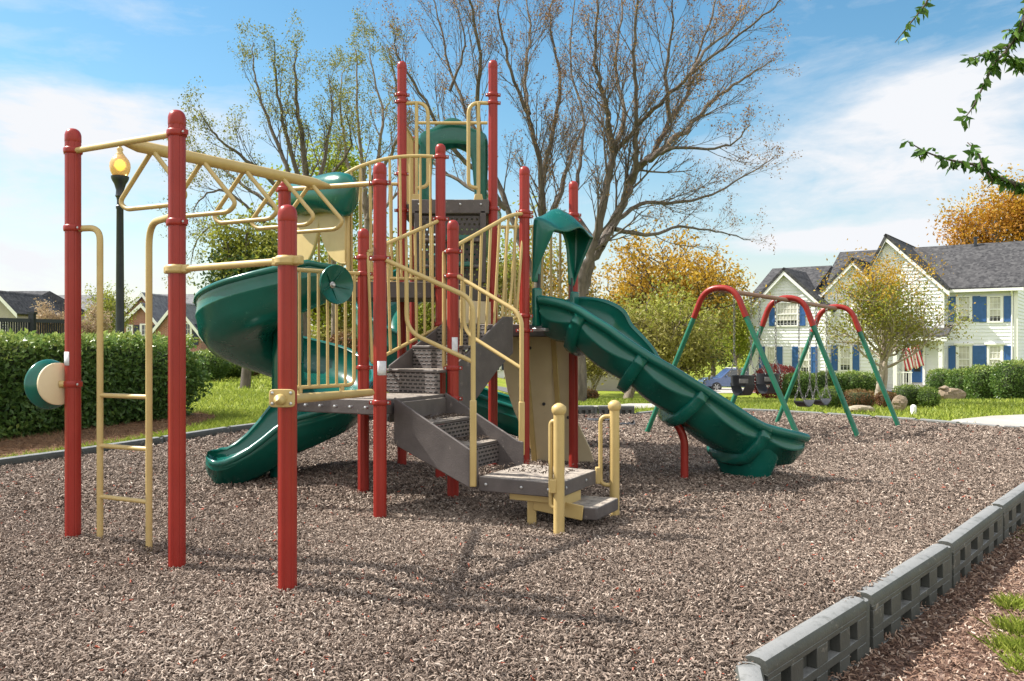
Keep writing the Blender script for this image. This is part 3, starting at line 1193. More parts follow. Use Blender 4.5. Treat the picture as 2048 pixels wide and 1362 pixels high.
for (u_, v_) in ((.3, .2), (.62, .38), (.35, .6), (.7, .75)):
    mb = MB()
    q = lerp(lerp(w0, w1, u_), lerp(b0, b1, u_), v_) + V((0, .05, .02))
    mb.lathe(q, (0, 1, .3), [(0, .07), (.04, .06), (.07, .03)], 10)
    mb.build('hand_hold', 'green', cw, 50)


# ---- talking horns
def horn(c, axis, r, back, name='talk_horn'):
    axis = V(axis).normalized()
    mb = MB()
    prof = [(-.03, .02), (-.03, r * .30), (0, r * .42), (.03, r * .62), (.055, r * .86), (.066, r * .97), (.072, r), (.066, r * 1.03), (.05, r * 1.0), (.06, r * .94), (.045, r * .80), (.02, r * .55), (-.005, r * .28), (-.012, r * .1), (-.012, .002)]
    # outer skin then the dished inside
    outer = [(-.03, .02), (-.03, r * .42), (0, r * .60), (.03, r * .86), (.05, r * 1.0), (.062, r * 1.03), (.072, r)]
    inner = [(.064, r * .93), (.045, r * .72), (.018, r * .38), (.0, r * .15), (0, .002)]
    mb.lathe(c, axis, outer + inner, 40)
    o = mb.build(name, 'green', play, 50)
    if back:
        mb = MB()
        mb.lathe(c - axis * .045, axis, [(0, r * .80), (.004, r * .86), (.018, r * .86), (.022, r * .80)], 40)
        mb.build('backing_disc', 'beige', o, 40)
    mb = MB()
    mb.lathe(c + axis * .0, axis, [(0, .026), (.012, .026), (.016, .018), (.022, .018), (.03, .010)], 12)
    mb.build('hub', 'steel', o, 40)
    mb = MB()
    u = axis.orthogonal().normalized()
    w = axis.cross(u)
    for k in range(5):
        a = 2 * math.pi * k / 5 + .4
        d = u * math.cos(a) + w * math.sin(a)
        mb.bar(c + axis * .012 + d * .03, c + axis * .056 + d * (r * .86), .012, .01, axis)
    mb.build('spoke', 'green', o, 60, .003)
    return o


hq = D(664, 570, 6.62)
horn(hq, (.72, -.68, .03), .150, False)
mb = MB()
mb.tube([hq + V((-.02, .03, 0)), hq + V((-.05, .17, 0))], .02, 10)
mb.build('horn_stem', 'steel', play, 40)
hq = D(110, 768, p1.y - .01)
horn(hq, (-.72, .42, -.05), .152, True)
mb = MB()
mb.tube([V((p1.x, p1.y, hq.z)), hq - V((-.72, .42, 0)) * .05], .022, 10)
mb.build('horn_stem', 'tan', play, 40)

# ================================================================== swing set
sw_c = G(1530, 858)
swing = thing('swing_set', 'swing frame of three arched supports with red tops and green legs', 'swing set', (sw_c.x, sw_c.y, 0))
fr_px = [((1290, 867), (1607, 890), (1462, 580)), ((1440, 862), (1719, 875), (1576, 600)), ((1551, 845), (1801, 856), (1660, 617))]
apex = []
for (fl_, fr_, ap) in fr_px:
    a, b = G(*fl_), G(*fr_)
    m_ = (a + b) / 2
    z = zat(ap[1], F / m_.y)
    d = (b - a).normalized()
    w = .20
    # the arch rises on its own splay
    tl, tr = m_ - d * w + UP * z, m_ + d * w + UP * z
    arch = fillet([a - UP * .05, tl + UP * .03, tr + UP * .03, b - UP * .05], .34, 9)
    # cut into red arch and green legs
    zs = z - .36
    red = [p for p in arch if p.z > zs]
    la_, ra_ = lerp(a, tl, zs / z), lerp(b, tr, zs / z)
    mb = MB()
    mb.tube([la_] + red + [ra_], .040, 14)
    o = mb.build('arch', 'red', swing, 60)
    for q0_, q1_ in ((a, la_), (b, ra_)):
        mb = MB()
        mb.tube([q0_ - UP * .05, lerp(q0_, q1_, 1.03)], .034, 12)
        mb.build('leg', 'green_paint', swing, 60)
    apex.append(m_ + UP * (z - .0))
mb = MB()
mb.tube([apex[0], apex[1]], .030, 12)
mb.tube([apex[1] + (apex[2] - apex[1]) * .02, apex[2]], .030, 12)
M['beam'] = painted('beam_paint', (.20, .11, .075), (.26, .15, .10), .5, 6, .1)
mb.build('top_beam', 'beam', swing, 60)


def chain_pts(mb, a, b):
    """links of a swing chain as small alternating loops"""
    a, b = V(a), V(b)
    d = (b - a)
    ln = d.length
    d.normalize()
    nl = int(ln / .045)
    u = d.orthogonal().normalized()
    w = d.cross(u)
    for i in range(nl):
        c = a + d * (ln * (i + .5) / nl)
        s = u if i % 2 else w
        h = ln / nl * .62
        loop = [c - d * h, c - d * h * .5 + s * .013, c + d * h * .5 + s * .013, c + d * h, c + d * h * .5 - s * .013, c - d * h * .5 - s * .013, c - d * h]
        mb.tube(loop, .0042, 5, False)


def swing_seat(kind, t, bay, label, group, zb_):
    a, b = apex[bay], apex[bay + 1]
    bd = V((b.x - a.x, b.y - a.y, 0)).normalized()
    c = lerp(a, b, t)
    side = bd.cross(UP).normalized()
    w = .19 if kind == 'belt' else .15
    base = V((c.x, c.y, zb_))
    o = thing(kind + '_swing', label, 'swing', base, group)
    if kind == 'belt':
        rows = []
        for i in range(13):
            s = lerp(-1, 1, i / 12)
            q = base + bd * (w * 1.0 * s) + UP * (.075 * s * s)
            rows.append([q - side * .075, q + side * .075, q + side * .075 - UP * .018, q - side * .075 - UP * .018])
        mb = MB()
        mb.sweep(rows)
        mb.build('seat', 'rubber', o, 50)
    else:
        # full bucket: high ring wall with two leg holes and a crotch strap
        mb = MB()
        for (z0, z1, r0, r1) in ((.13, .27, .15, .165),):
            rr = []
            for z, r in ((z0, r0), (z1, r1), (z1, r1 - .02), (z0, r0 - .02), (z0, r0)):
                rr.append([base + bd * (math.cos(q) * r) + side * (math.sin(q) * r * .92) + UP * z for q in np.linspace(0, 2 * math.pi, 29)[:-1]])
            mb.sweep(rr, caps=False)
        st_ = mb.build('seat', 'rubber', o, 50)
        mb = MB()
        rows = []
        for i in range(13):
            s = lerp(-1, 1, i / 12)
            ww = .105 - .02 * abs(s)
            q = base + side * (.142 * s) * (1 if abs(s) > .2 else 1) + UP * (.15 * abs(s) ** 3)
            rows.append([q - bd * ww, q + bd * ww, q + bd * ww + UP * .018, q - bd * ww + UP * .018])
        mb.sweep(rows)
        mb.build('sling', 'rubber', st_, 50)
        mb = MB()
        mb.box(base + UP * .20 - V((0, .168, 0)) + V((-.03, .006, 0)), .12, .012, .06)
        mb.build('buckle_plate', 'chain', st_, 40, .004)
    zt = .08 if kind == 'belt' else .27
    for s in (-1, 1):
        top = V((c.x, c.y, c.z - .05)) + bd * (w * s)
        end = base + bd * (w * s) + UP * (zt + .19)
        mb = MB()
        chain_pts(mb, top, end)
        for k in (-1, 1):
            chain_pts(mb, end, base + bd * (w * .95 * s) + side * (.07 if kind == 'belt' else .10) * k + UP * zt)
        ch = mb.build('chain', 'chain', o, 60)
        mb = MB()
        mb.box(top + UP * .03, .03, .03, .07)
        mb.build('hanger', 'steel', ch, 40, .004)
    return o


swing_seat('bucket', .33, 0, 'black bucket swing with high sides hanging nearest the slide', 'bucket swings for toddlers', zat(791, F / lerp(apex[0], apex[1], .33).y))
swing_seat('bucket', .70, 0, 'black bucket swing with high sides hanging in front of the red shrub', 'bucket swings for toddlers', zat(787, F / lerp(apex[0], apex[1], .70).y))
swing_seat('belt', .33, 1, 'black belt swing hanging over the lawn, the one nearer the bucket swings', 'belt swings', zat(811, F / lerp(apex[1], apex[2], .33).y))
swing_seat('belt', .68, 1, 'black belt swing hanging beside the low green bush, the one farther from the buckets', 'belt swings', zat(808, F / lerp(apex[1], apex[2], .68).y))

# ================================================================== playground border of moulded timbers
ZT_ = .05


def timber(a, b, zt, label, group, nsl):
    """one moulded border piece from a to b: rounded top, two rows of square sockets outside, slots inside, a lug with a stake hole"""
    a, b = V((a.x, a.y, 0)), V((b.x, b.y, 0))
    d = (b - a)
    ln = d.length
    d.normalize()
    s = d.cross(UP)                     # to the right of travel = outer side
    w = .105
    o = thing('border_timber', label, 'border timber', a, group)
    zb_ = zt - .30
    # top cap
    mb = MB()
    rings = []
    prof = [(-w / 2, zb_), (-w / 2, zt - .03), (-w / 2 + .012, zt - .008), (-w / 2 + .035, zt), (w / 2 - .035, zt), (w / 2 - .012, zt - .008), (w / 2, zt - .03), (w / 2, zt - .055), (w / 2 - .045, zt - .056), (w / 2 - .045, zb_)]
    for x in (.060, ln - .034):
        rings.append([a + d * x + s * p_[0] + UP * p_[1] for p_ in prof])
    mb.sweep(rings)
    body = mb.build('rail', 'border', o, 40)
    # outer lattice: verticals and horizontals between the sockets
    mb = MB()
    xs = np.linspace(.07, ln - .045, nsl + 1)
    g = (xs[1] - xs[0]) * .45
    zrow = [zt - .056, zt - .10, zt - .165, zt - .205, zt - .275, zb_]
    oc = w / 2 - .0235
    for z0, z1 in ((zrow[0], zrow[1] + .02), (zrow[2], zrow[3]), (zrow[4], zrow[5])):
        if z0 - z1 > .004:
            mb.box(a + d * (ln / 2 + .013) + s * oc + UP * (z0 + z1) / 2, ln - .094, .047, z0 - z1 - .001, (d, s, UP))
    for z0, z1 in ((zrow[1] + .02, zrow[2]), (zrow[3], zrow[4])):
        for i in range(nsl + 1):
            hw = g / 2 if 0 < i < nsl else g / 2
            x = min(max(xs[i], .060 + hw), ln - .034 - hw)
            mb.box(a + d * x + s * (oc + .001) + UP * (z0 + z1) / 2, hw * 2, .046, z0 - z1 + .002, (d, s, UP))
    mb.build('socket_face', 'border', body, 40, .003)
    # inner slots
    mb = MB()
    for i in range(nsl):
        x = (i + .5) * ln / nsl
        for z in (zt - .075,):
            mb.box(a + d * x - s * (w / 2 + .001) + UP * z, ln / nsl * .42, .006, .035, (d, s, UP))
    mb.build('slot', 'rubber', body, 40)
    # lug with stake hole at the joint
    mb = MB()
    mb.lathe(a + UP * (zb_ + .001), UP, [(0, .052), (zt - zb_ - .032, .052), (zt - zb_ - .020, .046), (zt - zb_ - .018, .030), (zt - zb_ - .034, .026), (zt - zb_ - .036, .001)], 24)
    mb.build('lug', 'border', o, 40)
    mb = MB()
    mb.lathe(a + UP * (zt - .036), UP, [(0, .016), (.008, .016), (.012, .008)], 10)
    mb.build('stake', 'rubber', o, 40)
    return o


def PT(x, y):
    return P(x, y, ZT_)


ZL_, ZF_ = .10, .17


b_right = [V((.72, 2.35, 0)), PT(1496, 1322), PT(1716, 1190), PT(1884, 1086), PT(1990, 1010), V((4.62, 7.55, 0)), V((5.75, 8.6, 0)), V((6.95, 9.6, 0)), V((8.1, 10.7, 0))]
ordn = ['first', 'second', 'third', 'fourth', 'fifth', 'sixth', 'seventh', 'eighth', 'ninth', 'tenth', 'eleventh', 'twelfth', 'thirteenth', 'fourteenth', 'fifteenth', 'sixteenth', 'seventeenth', 'eighteenth']
rl = ['short end of a grey border timber turning off at the bottom edge', 'grey border timber with square sockets whose round corner lug is nearest the camera', 'second grey border timber from the corner along the right edge of the mulch', 'third grey border timber from the corner along the right edge of the mulch', 'fourth grey border timber from the corner, cut by the picture edge']
for i in range(5):
    timber(b_right[i], b_right[i + 1], ZT_, rl[i], 'border timbers along the right edge', 4)
b_left = [V((-6.9, 6.9, 0)), V((-6.15, 7.85, 0)), P(-20, 919, ZL_), P(150, 897, ZL_), P(318, 873, ZL_), P(452, 853, ZL_), P(575, 838, ZL_), P(690, 830, ZL_)]
lf = ['leftmost black border timber in front of the hedge, cut by the picture edge', 'black border timber at the hedge behind the post with the beige disc', 'black border timber at the grass strip behind the yellow ladder', 'black border timber in front of the hedge end, left of the spiral slide', 'black border timber behind the foot of the spiral slide', 'black border timber seen through the spiral slide turn']
for i in range(1, 7):
    timber(b_left[i], b_left[i + 1], ZL_, lf[i - 1], 'border timbers along the far edge', 5)
b_far = [b_left[-1]] + [P(x, y, ZF_) for x, y in ((798, 824), (905, 819), (1015, 815), (1112, 812), (1190, 811), (1272, 811))]
bf = ['black border timber behind the red posts of the landing', 'black border timber behind the lower stair', 'black border timber behind the rear slide exit', 'black border timber right of the leaning climbing wall', 'black border timber behind the tan handrail post', 'black border timber at the foot of the swing frame, left of its first leg']
for i in range(6):
    timber(b_far[i], b_far[i + 1], ZF_, bf[i], 'border timbers along the far edge', 5)
b_fr = [b_far[-1]] + [P(x, y, ZT_ - .02) for x, y in ((1390, 815), (1480, 818.5), (1560, 822), (1650, 827), (1745, 833), (1836, 839), (1920, 846), (2000, 853))] + [V((8.05, 11.9, 0))]
bl = ['low black border timber hidden partly by the wavy slide', 'low black border timber behind the wavy slide exit', 'low black border timber under the bucket swings', 'low black border timber under the belt swings', 'low black border timber beside the flat pale rock', 'low black border timber beside the upright brown rock', 'low black border timber at the start of the concrete path', 'low black border timber along the concrete path', 'last low black border timber along the concrete path at the picture edge']
for i in range(9):
    timber(b_fr[i], b_fr[i + 1], ZT_, bl[i], 'border timbers along the far edge', 5)
NCH = 1
# ================================================================== camera, sun, sky
cam = bpy.data.cameras.new('camera')
cam.sensor_width = 36
cam.lens = F / 2048 * 36
cam.shift_y = (Y0 - 681) / 2048
cam.clip_end = 2000
co = bpy.data.objects.new('camera', cam)
co.location = (0, 0, H)
co.rotation_euler = (R(90), 0, 0)
C.objects.link(co)
scn = bpy.context.scene
scn.camera = co
SUN = V((-.635, .195, .745)).normalized()       # direction towards the sun
el = math.asin(SUN.z)
sl = bpy.data.lights.new('sun', 'SUN')
sl.energy = 4.6
sl.angle = R(.5)
sl.color = (1, .95, .87)
so = bpy.data.objects.new('sun', sl)
so.rotation_euler = SUN.to_track_quat('Z', 'Y').to_euler()
C.objects.link(so)
w = bpy.data.worlds.new('World')
scn.world = w
w.use_nodes = True
nt = w.node_tree
bg = nt.nodes['Background']
sky = N(nt, 'ShaderNodeTexSky', sky_type='NISHITA')
sky.sun_disc = False
sky.sun_elevation = el
sky.sun_rotation = math.atan2(SUN.x, SUN.y)
sky.air_density = 1.25
sky.dust_density = .35
sky.ozone_density = 2.2
bg.inputs['Strength'].default_value = .12
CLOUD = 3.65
# clouds by compass direction and height above the horizon: streaks of noise, thicker in a few banks
def mth(op, a, b=None, c=None):
    n = N(nt, 'ShaderNodeMath', operation=op)
    for i, x in enumerate((a, b, c)):
        if x is None:
            continue
        if isinstance(x, (int, float)):
            n.inputs[i].default_value = x
        else:
            L(nt, x, n.inputs[i])
    return n.outputs[0]


tc = N(nt, 'ShaderNodeTexCoord')
sep = N(nt, 'ShaderNodeSeparateXYZ')
L(nt, tc.outputs['Generated'], sep.inputs[0])
az = mth('ARCTAN2', sep.outputs['X'], sep.outputs['Y'])
elv = mth('ARCSINE', sep.outputs['Z'])
cmb = N(nt, 'ShaderNodeCombineXYZ')
L(nt, az, cmb.inputs[0])
L(nt, mth('ADD', mth('MULTIPLY', elv, 3.1), mth('MULTIPLY', az, -.12)), cmb.inputs[1])


def cloud_noise(scale, detail, rough, dist, off):
    mp = N(nt, 'ShaderNodeMapping')
    mp.inputs['Location'].default_value = off
    L(nt, cmb.outputs[0], mp.inputs['Vector'])
    n = N(nt, 'ShaderNodeTexNoise')
    n.inputs['Scale'].default_value = scale
    n.inputs['Detail'].default_value = detail
    n.inputs['Roughness'].default_value = rough
    n.inputs['Distortion'].default_value = dist
    L(nt, mp.outputs[0], n.inputs['Vector'])
    return n.outputs['Fac']


nz = mth('ADD', mth('MULTIPLY', cloud_noise(2.6, 10, .60, .5, (3.1, 1.7, 0)), .62), mth('MULTIPLY', cloud_noise(8.0, 8, .62, .3, (8.1, 4.2, 2)), .38))
bias = None
for (x, y, wx, wy, amp) in ((120, 290, 330, 90, .24), (60, 520, 420, 110, .17), (1800, 260, 330, 110, .27), (1950, 120, 200, 60, .10), (1740, 480, 170, 22, .36), (330, 30, 420, 30, .10), (1150, 560, 500, 90, .05), (1020, 150, 380, 160, -.13), (640, 160, 260, 120, -.12), (1950, 40, 200, 40, -.08), (60, 130, 240, 26, -.10)):
    a0 = math.atan2((x - 1024) / F, 1)
    e0 = math.atan2((Y0 - y) / F, math.hypot(1, (x - 1024) / F))
    gx_ = mth('DIVIDE', mth('SUBTRACT', az, a0), wx / F)
    gy_ = mth('DIVIDE', mth('SUBTRACT', elv, e0), wy / F)
    q = mth('ADD', mth('MULTIPLY', gx_, gx_), mth('MULTIPLY', gy_, gy_))
    gs = mth('MULTIPLY', mth('POWER', 2.718, mth('MULTIPLY', q, -.7)), amp)
    bias = gs if bias is None else mth('ADD', bias, gs)
cf = mth('ADD', nz, bias)
cr = ramp(nt, [(.48, (0, 0, 0)), (.60, (.35, .35, .35)), (.74, (1, 1, 1))])
L(nt, cf, cr.inputs[0])
hz = N(nt, 'ShaderNodeMapRange')                    # the haze whitens the sky near the horizon
hz.inputs['From Min'].default_value = -.02
hz.inputs['From Max'].default_value = .22
hz.inputs['To Min'].default_value = .62
hz.inputs['To Max'].default_value = 0
L(nt, elv, hz.inputs['Value'])
fac = mth('MAXIMUM', cr.outputs[0], hz.outputs[0])
hs = N(nt, 'ShaderNodeHueSaturation')
hs.inputs['Saturation'].default_value = 1.25
hs.inputs['Hue'].default_value = .488
hs.inputs['Value'].default_value = .61
L(nt, sky.outputs[0], hs.inputs['Color'])
mc = N(nt, 'ShaderNodeMix', data_type='RGBA')
L(nt, fac, mc.inputs['Factor'])
L(nt, hs.outputs[0], mc.inputs['A'])
mc.inputs['B'].default_value = (CLOUD, CLOUD * 1.02, CLOUD * 1.06, 1)
# unseen cloud cover over and behind the place, added and brightened as fill light
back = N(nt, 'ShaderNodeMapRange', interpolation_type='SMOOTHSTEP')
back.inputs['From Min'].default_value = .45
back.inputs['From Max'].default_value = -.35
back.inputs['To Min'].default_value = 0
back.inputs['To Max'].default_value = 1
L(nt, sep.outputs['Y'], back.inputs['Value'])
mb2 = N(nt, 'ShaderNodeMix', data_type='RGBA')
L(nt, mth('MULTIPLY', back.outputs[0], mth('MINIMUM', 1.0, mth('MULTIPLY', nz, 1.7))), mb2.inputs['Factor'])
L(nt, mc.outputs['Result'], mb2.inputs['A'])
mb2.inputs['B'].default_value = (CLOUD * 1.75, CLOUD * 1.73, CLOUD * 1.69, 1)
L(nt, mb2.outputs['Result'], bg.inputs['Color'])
vs_ = scn.view_settings
vs_.view_transform = 'Standard'
vs_.look = 'None'
vs_.exposure = 1.08
vs_.gamma = 1
vs_.use_curve_mapping = False
scn.render.engine = 'CYCLES'
scn.cycles.use_denoising = True
scn.cycles.max_bounces = 8
scn.cycles.transparent_max_bounces = 24
scn.cycles.caustics_reflective = False
scn.cycles.caustics_refractive = False

# ================================================================== ground
poly = [(p.x, p.y) for p in b_right] + [(p.x, p.y) for p in b_fr[::-1]] + [(p.x, p.y) for p in b_far[::-1]][1:] + [(p.x, p.y) for p in b_left[::-1]][1:] + [(-9, 2), (-7, -3), (1.2, -3), (.5, .5)]
poly = np.array(poly)


def inside(x, y):
    x, y = np.asarray(x), np.asarray(y)
    r = np.zeros(x.shape, bool)
    n = len(poly)
    for i in range(n):
        x0, y0 = poly[i]
        x1, y1 = poly[(i + 1) % n]
        c = ((y0 > y) != (y1 > y)) & (x < (x1 - x0) * (y - y0) / (y1 - y0 + 1e-12) + x0)
        r ^= c
    return r


def seg_dist(x, y, pts):
    d = np.full(np.shape(x), 1e9)
    for a, b in zip(pts[:-1], pts[1:]):
        ax, ay, bx, by = a[0], a[1], b[0], b[1]
        t = np.clip(((x - ax) * (bx - ax) + (y - ay) * (by - ay)) / ((bx - ax) ** 2 + (by - ay) ** 2), 0, 1)
        d = np.minimum(d, np.hypot(x - ax - t * (bx - ax), y - ay - t * (by - ay)))
    return d


def sstep(a, b, x):
    t = np.clip((x - a) / (b - a), 0, 1)
    return t * t * (3 - 2 * t)


rline = [(p.x, p.y) for p in b_right]


def terrain(x, y):
    """height of the land: level by the playground, falling away to the street behind, lower outside the right-hand border"""
    x, y = np.asarray(x, float), np.asarray(y, float)
    z = -.02 - 1.63 * sstep(15.5, 50, y) ** .8 * sstep(-9, 3, x) - .55 * sstep(46, 70, y) * sstep(-2, 8, x)
    z = z + .035 * np.sin(x * .31 + 1) * np.sin(y * .27) * sstep(14, 20, y)
    right = (~inside(x, y)) & (x > .3) & (y < 11.2) & (x > (y - 3.3) * .8 - .5)
    drop = np.where(right, -.22 * (1 - sstep(7.2, 9.5, y)), 0)
    ins = np.where(inside(x, y), -.30, 0)
    return z + drop + ins


def tz(x, y):
    return float(terrain(np.array([x]), np.array([y]))[0])


def grid_axis(parts):
    out = []
    for a, b, s in parts:
        out += list(np.arange(a, b, s))
    return np.array(out + [parts[-1][1]])


gx = grid_axis([(-500, -60, 20), (-60, -10, 1.25), (-10, 11, .14), (11, 60, 1.25), (60, 500.1, 20)])
gy = grid_axis([(-60, -4, 4), (-4, 17, .14), (17, 60, .8), (60, 140, 4), (140, 900, 40)])
XX, YY = np.meshgrid(gx, gy)
ZZ = terrain(XX, YY)
vv = np.stack([XX, YY, ZZ], -1).reshape(-1, 3)
nx, ny = len(gx), len(gy)
ii = (np.arange(ny - 1)[:, None] * nx + np.arange(nx - 1)[None]).ravel()
ff = np.stack([ii, ii + 1, ii + nx + 1, ii + nx], 1)


def soil_mix():
    m, nt, b = new_mat('lawn')
    n0 = noise(nt, .35, 5, .6)
    n1 = noise(nt, 3.2, 6, .65)
    n2 = noise(nt, 60, 4, .7)
    r1 = ramp(nt, [(.3, (.15, .20, .022)), (.5, (.24, .29, .035)), (.72, (.36, .37, .07))])
    mm = N(nt, 'ShaderNodeMix', data_type='FLOAT')
    mm.inputs['Factor'].default_value = .5
    L(nt, n0.outputs['Fac'], mm.inputs['A'])
    L(nt, n1.outputs['Fac'], mm.inputs['B'])
    L(nt, mm.outputs['Result'], r1.inputs[0])
    r2 = ramp(nt, [(.35, (.45, .45, .45)), (.65, (1.15, 1.15, 1.15))])
    L(nt, n2.outputs['Fac'], r2.inputs[0])
    mx = N(nt, 'ShaderNodeMix', data_type='RGBA', blend_type='MULTIPLY')
    mx.inputs['Factor'].default_value = .7
    L(nt, r1.outputs[0], mx.inputs['A'])
    L(nt, r2.outputs[0], mx.inputs['B'])
    L(nt, mx.outputs['Result'], b.inputs['Base Color'])
    b.inputs['Roughness'].default_value = .9
    b.inputs['Specular IOR Level'].default_value = .1
    n3 = noise(nt, 25, 5, .7)
    add_bump(nt, b, n3.outputs['Fac'], .8, .05)
    return m


def litter(name, stops, scale, bump):
    m, nt, b = new_mat(name)
    n1 = noise(nt, scale, 8, .75)
    vo = N(nt, 'ShaderNodeTexVoronoi')
    vo.inputs['Scale'].default_value = scale * 2.2
    tc = N(nt, 'ShaderNodeTexCoord')
    L(nt, tc.outputs['Object'], vo.inputs['Vector'])
    mm = N(nt, 'ShaderNodeMix', data_type='FLOAT')
    mm.inputs['Factor'].default_value = .45
    L(nt, n1.outputs['Fac'], mm.inputs['A'])
    L(nt, vo.outputs['Color'], mm.inputs['B'])
    r = ramp(nt, stops)
    L(nt, mm.outputs['Result'], r.inputs[0])
    L(nt, r.outputs[0], b.inputs['Base Color'])
    b.inputs['Roughness'].default_value = .9
    b.inputs['Specular IOR Level'].default_value = .15
    add_bump(nt, b, mm.outputs['Result'], 1, bump)
    return m


M['lawn'] = soil_mix()
M['mulch_base'] = litter('mulch_base', [(.2, (.018, .014, .013)), (.5, (.09, .066, .056)), (.8, (.24, .185, .16))], 18, .03)
M['straw'] = litter('pine_straw', [(.2, (.045, .024, .014)), (.5, (.17, .095, .055)), (.8, (.33, .21, .125))], 9, .03)
M['bark_bed'] = litter('bark_bed', [(.2, (.03, .018, .014)), (.5, (.13, .075, .055)), (.8, (.30, .21, .17))], 14, .03)
M['concrete'] = painted('concrete', (.30, .275, .245), (.40, .37, .335), .85, 1.4, .5, .01, ((.30, .28, .25), 5, .62))
M['asphalt'] = painted('asphalt', (.10, .10, .10), (.16, .155, .15), .9, 2, .5, .01)
g = big_mesh('ground', vv, ff, None, ['lawn'], smooth=True)
tag(g, kind='structure')


def sheet(name, pts, mat, step=.4, off=.006, res=None):
    """a ground sheet following the land a little above it"""
    pts = np.array([(p[0], p[1]) for p in pts])
    x0, y0 = pts.min(0)
    x1, y1 = pts.max(0)
    import bmesh
    bm = bmesh.new()
    vsb = [bm.verts.new((p[0], p[1], 0)) for p in pts]
    bm.faces.new(vsb)
    for axis, lo, hi in ((0, x0, x1), (1, y0, y1)):
        for c in np.arange(lo + step, hi, step):
            co_ = [0, 0, 0]
            no = [0, 0, 0]
            co_[axis] = c
            no[axis] = 1
            bmesh.ops.bisect_plane(bm, geom=bm.verts[:] + bm.edges[:] + bm.faces[:], plane_co=co_, plane_no=no)
    for v_ in bm.verts:
        v_.co.z = tz(v_.co.x, v_.co.y) + off
    bmesh.ops.recalc_face_normals(bm, faces=bm.faces[:])
    me = bpy.data.meshes.new(name)
    bm.to_mesh(me)
    bm.free()
    me.materials.append(M[mat])
    o = bpy.data.objects.new(name, me)
    C.objects.link(o)
    tag(o, kind='structure')
    if sum(p.normal.z for p in me.polygons) < 0:
        me.flip_normals()
    return o


mb = MB()
mb.prism(poly if sum(poly[i][0] * poly[i - 1][1] - poly[i - 1][0] * poly[i][1] for i in range(len(poly))) < 0 else poly[::-1], -.40, -.036)
o = mb.build('mulch_bed', 'mulch_base', flat=True)
tag(o, kind='structure')

# ---- loose shredded mulch: tens of thousands of bent chips
rng = np.random.default_rng(7)
MOUNDS = [(rng.uniform(-7, 8), rng.uniform(1, 15), rng.uniform(.25, .8), rng.uniform(-.025, .035)) for _ in range(130)]
MOUNDS += [(2.75, 8.35, .50, -.035), (2.75, 8.35, .95, .02), (-3.1, 7.95, .45, -.03), (.9, 10.4, .5, -.03), (3.2, 11.5, .45, -.025), (4.4, 12.5, .45, -.025), (.95, 6.2, .4, -.025), (-1.6, 4.7, .5, -.02)]


def mound(x, y):
    z = np.zeros_like(x)
    for a, b, r, h in MOUNDS:
        z += h * np.exp(-((x - a) ** 2 + (y - b) ** 2) / (r * r))
    return z


def chips(n, ylo, yhi, l, wd, layers, test=inside, zf=None):
    y = np.sqrt(rng.uniform(ylo ** 2, yhi ** 2, n))
    x = rng.uniform(-.64, .64, n) * y
    k = test(x, y)
    x, y = x[k], y[k]
    n = len(x)
    z = (zf(x, y) if zf else mound(x, y)) + rng.uniform(-.010, layers, n)
    a = rng.uniform(0, 2 * math.pi, n)
    tilt = rng.normal(0, .5, n)
    t = np.stack([np.cos(a) * np.cos(tilt), np.sin(a) * np.cos(tilt), np.sin(tilt)], -1)
    s = np.stack([-np.sin(a), np.cos(a), np.zeros(n)], -1)
    roll = rng.normal(0, .6, n)[:, None]
    u = np.cross(t, s)
    s2 = s * np.cos(roll) + u * np.sin(roll)
    u2 = np.cross(t, s2)
    c = np.stack([x, y, z], -1)
    ln = (l * rng.uniform(.45, 1.5, n))[:, None]
    ww = (wd * rng.uniform(.5, 1.4, n))[:, None]
    bend = rng.uniform(-.25, .45, n)[:, None] * ln
    side = rng.normal(0, .14, n)[:, None] * ln
    th = ww * .42
    secs = []
    for f_, k_, w_ in ((-.5, 0, .55), (0, 1, 1), (.5, 0, .5)):
        m_ = c + t * ln * f_ + u2 * bend * k_ * .5 + s2 * side * k_
        secs += [m_ - s2 * ww * .5 * w_, m_ + u2 * th * w_, m_ + s2 * ww * .5 * w_, m_ - u2 * th * w_ * .8]
    v = np.stack(secs, 1)
    b = (np.arange(n) * 12)[:, None]
    q = []
    for i in (0, 4):
        for k_ in range(4):
            k2 = (k_ + 1) % 4
            q.append([i + k_, i + k2, i + 4 + k2, i + 4 + k_])
    q.append([0, 1, 2, 3])
    q.append([8, 9, 10, 11])
    q = np.concatenate([b + np.array([qq]) for qq in q], 1).reshape(-1, 4)
    patch = mound(x * 1.0 + 3.1, y * 1.0 - 2.0) * 3.2 + np.minimum(0, mound(x, y) + .012) * 5
    tint = np.clip(rng.normal(.45, .20, n) + np.clip(patch, -.18, .12), 0, .93)
    red = rng.uniform(0, 1, n) < .007
    tint = np.where(red, .985, tint)
    return v.reshape(-1, 3), q, np.repeat(tint, 10)


def join(parts):
    vs, qs, ts, o = [], [], [], 0
    for v, q, t in parts:
        vs.append(v)
        qs.append(q + o)
        ts.append(t)
        o += len(v)
    return np.concatenate(vs), np.concatenate(qs), np.concatenate(ts)


MULCH_STOPS = [(0, (.036, .027, .022)), (.25, (.108, .080, .063)), (.5, (.235, .178, .142)), (.75, (.39, .312, .255)), (.94, (.56, .47, .395)), (.96, (.30, .085, .05)), (1, (.40, .10, .06))]
M['chip'] = tinted('mulch_chip', MULCH_STOPS, .75, 0, .25)


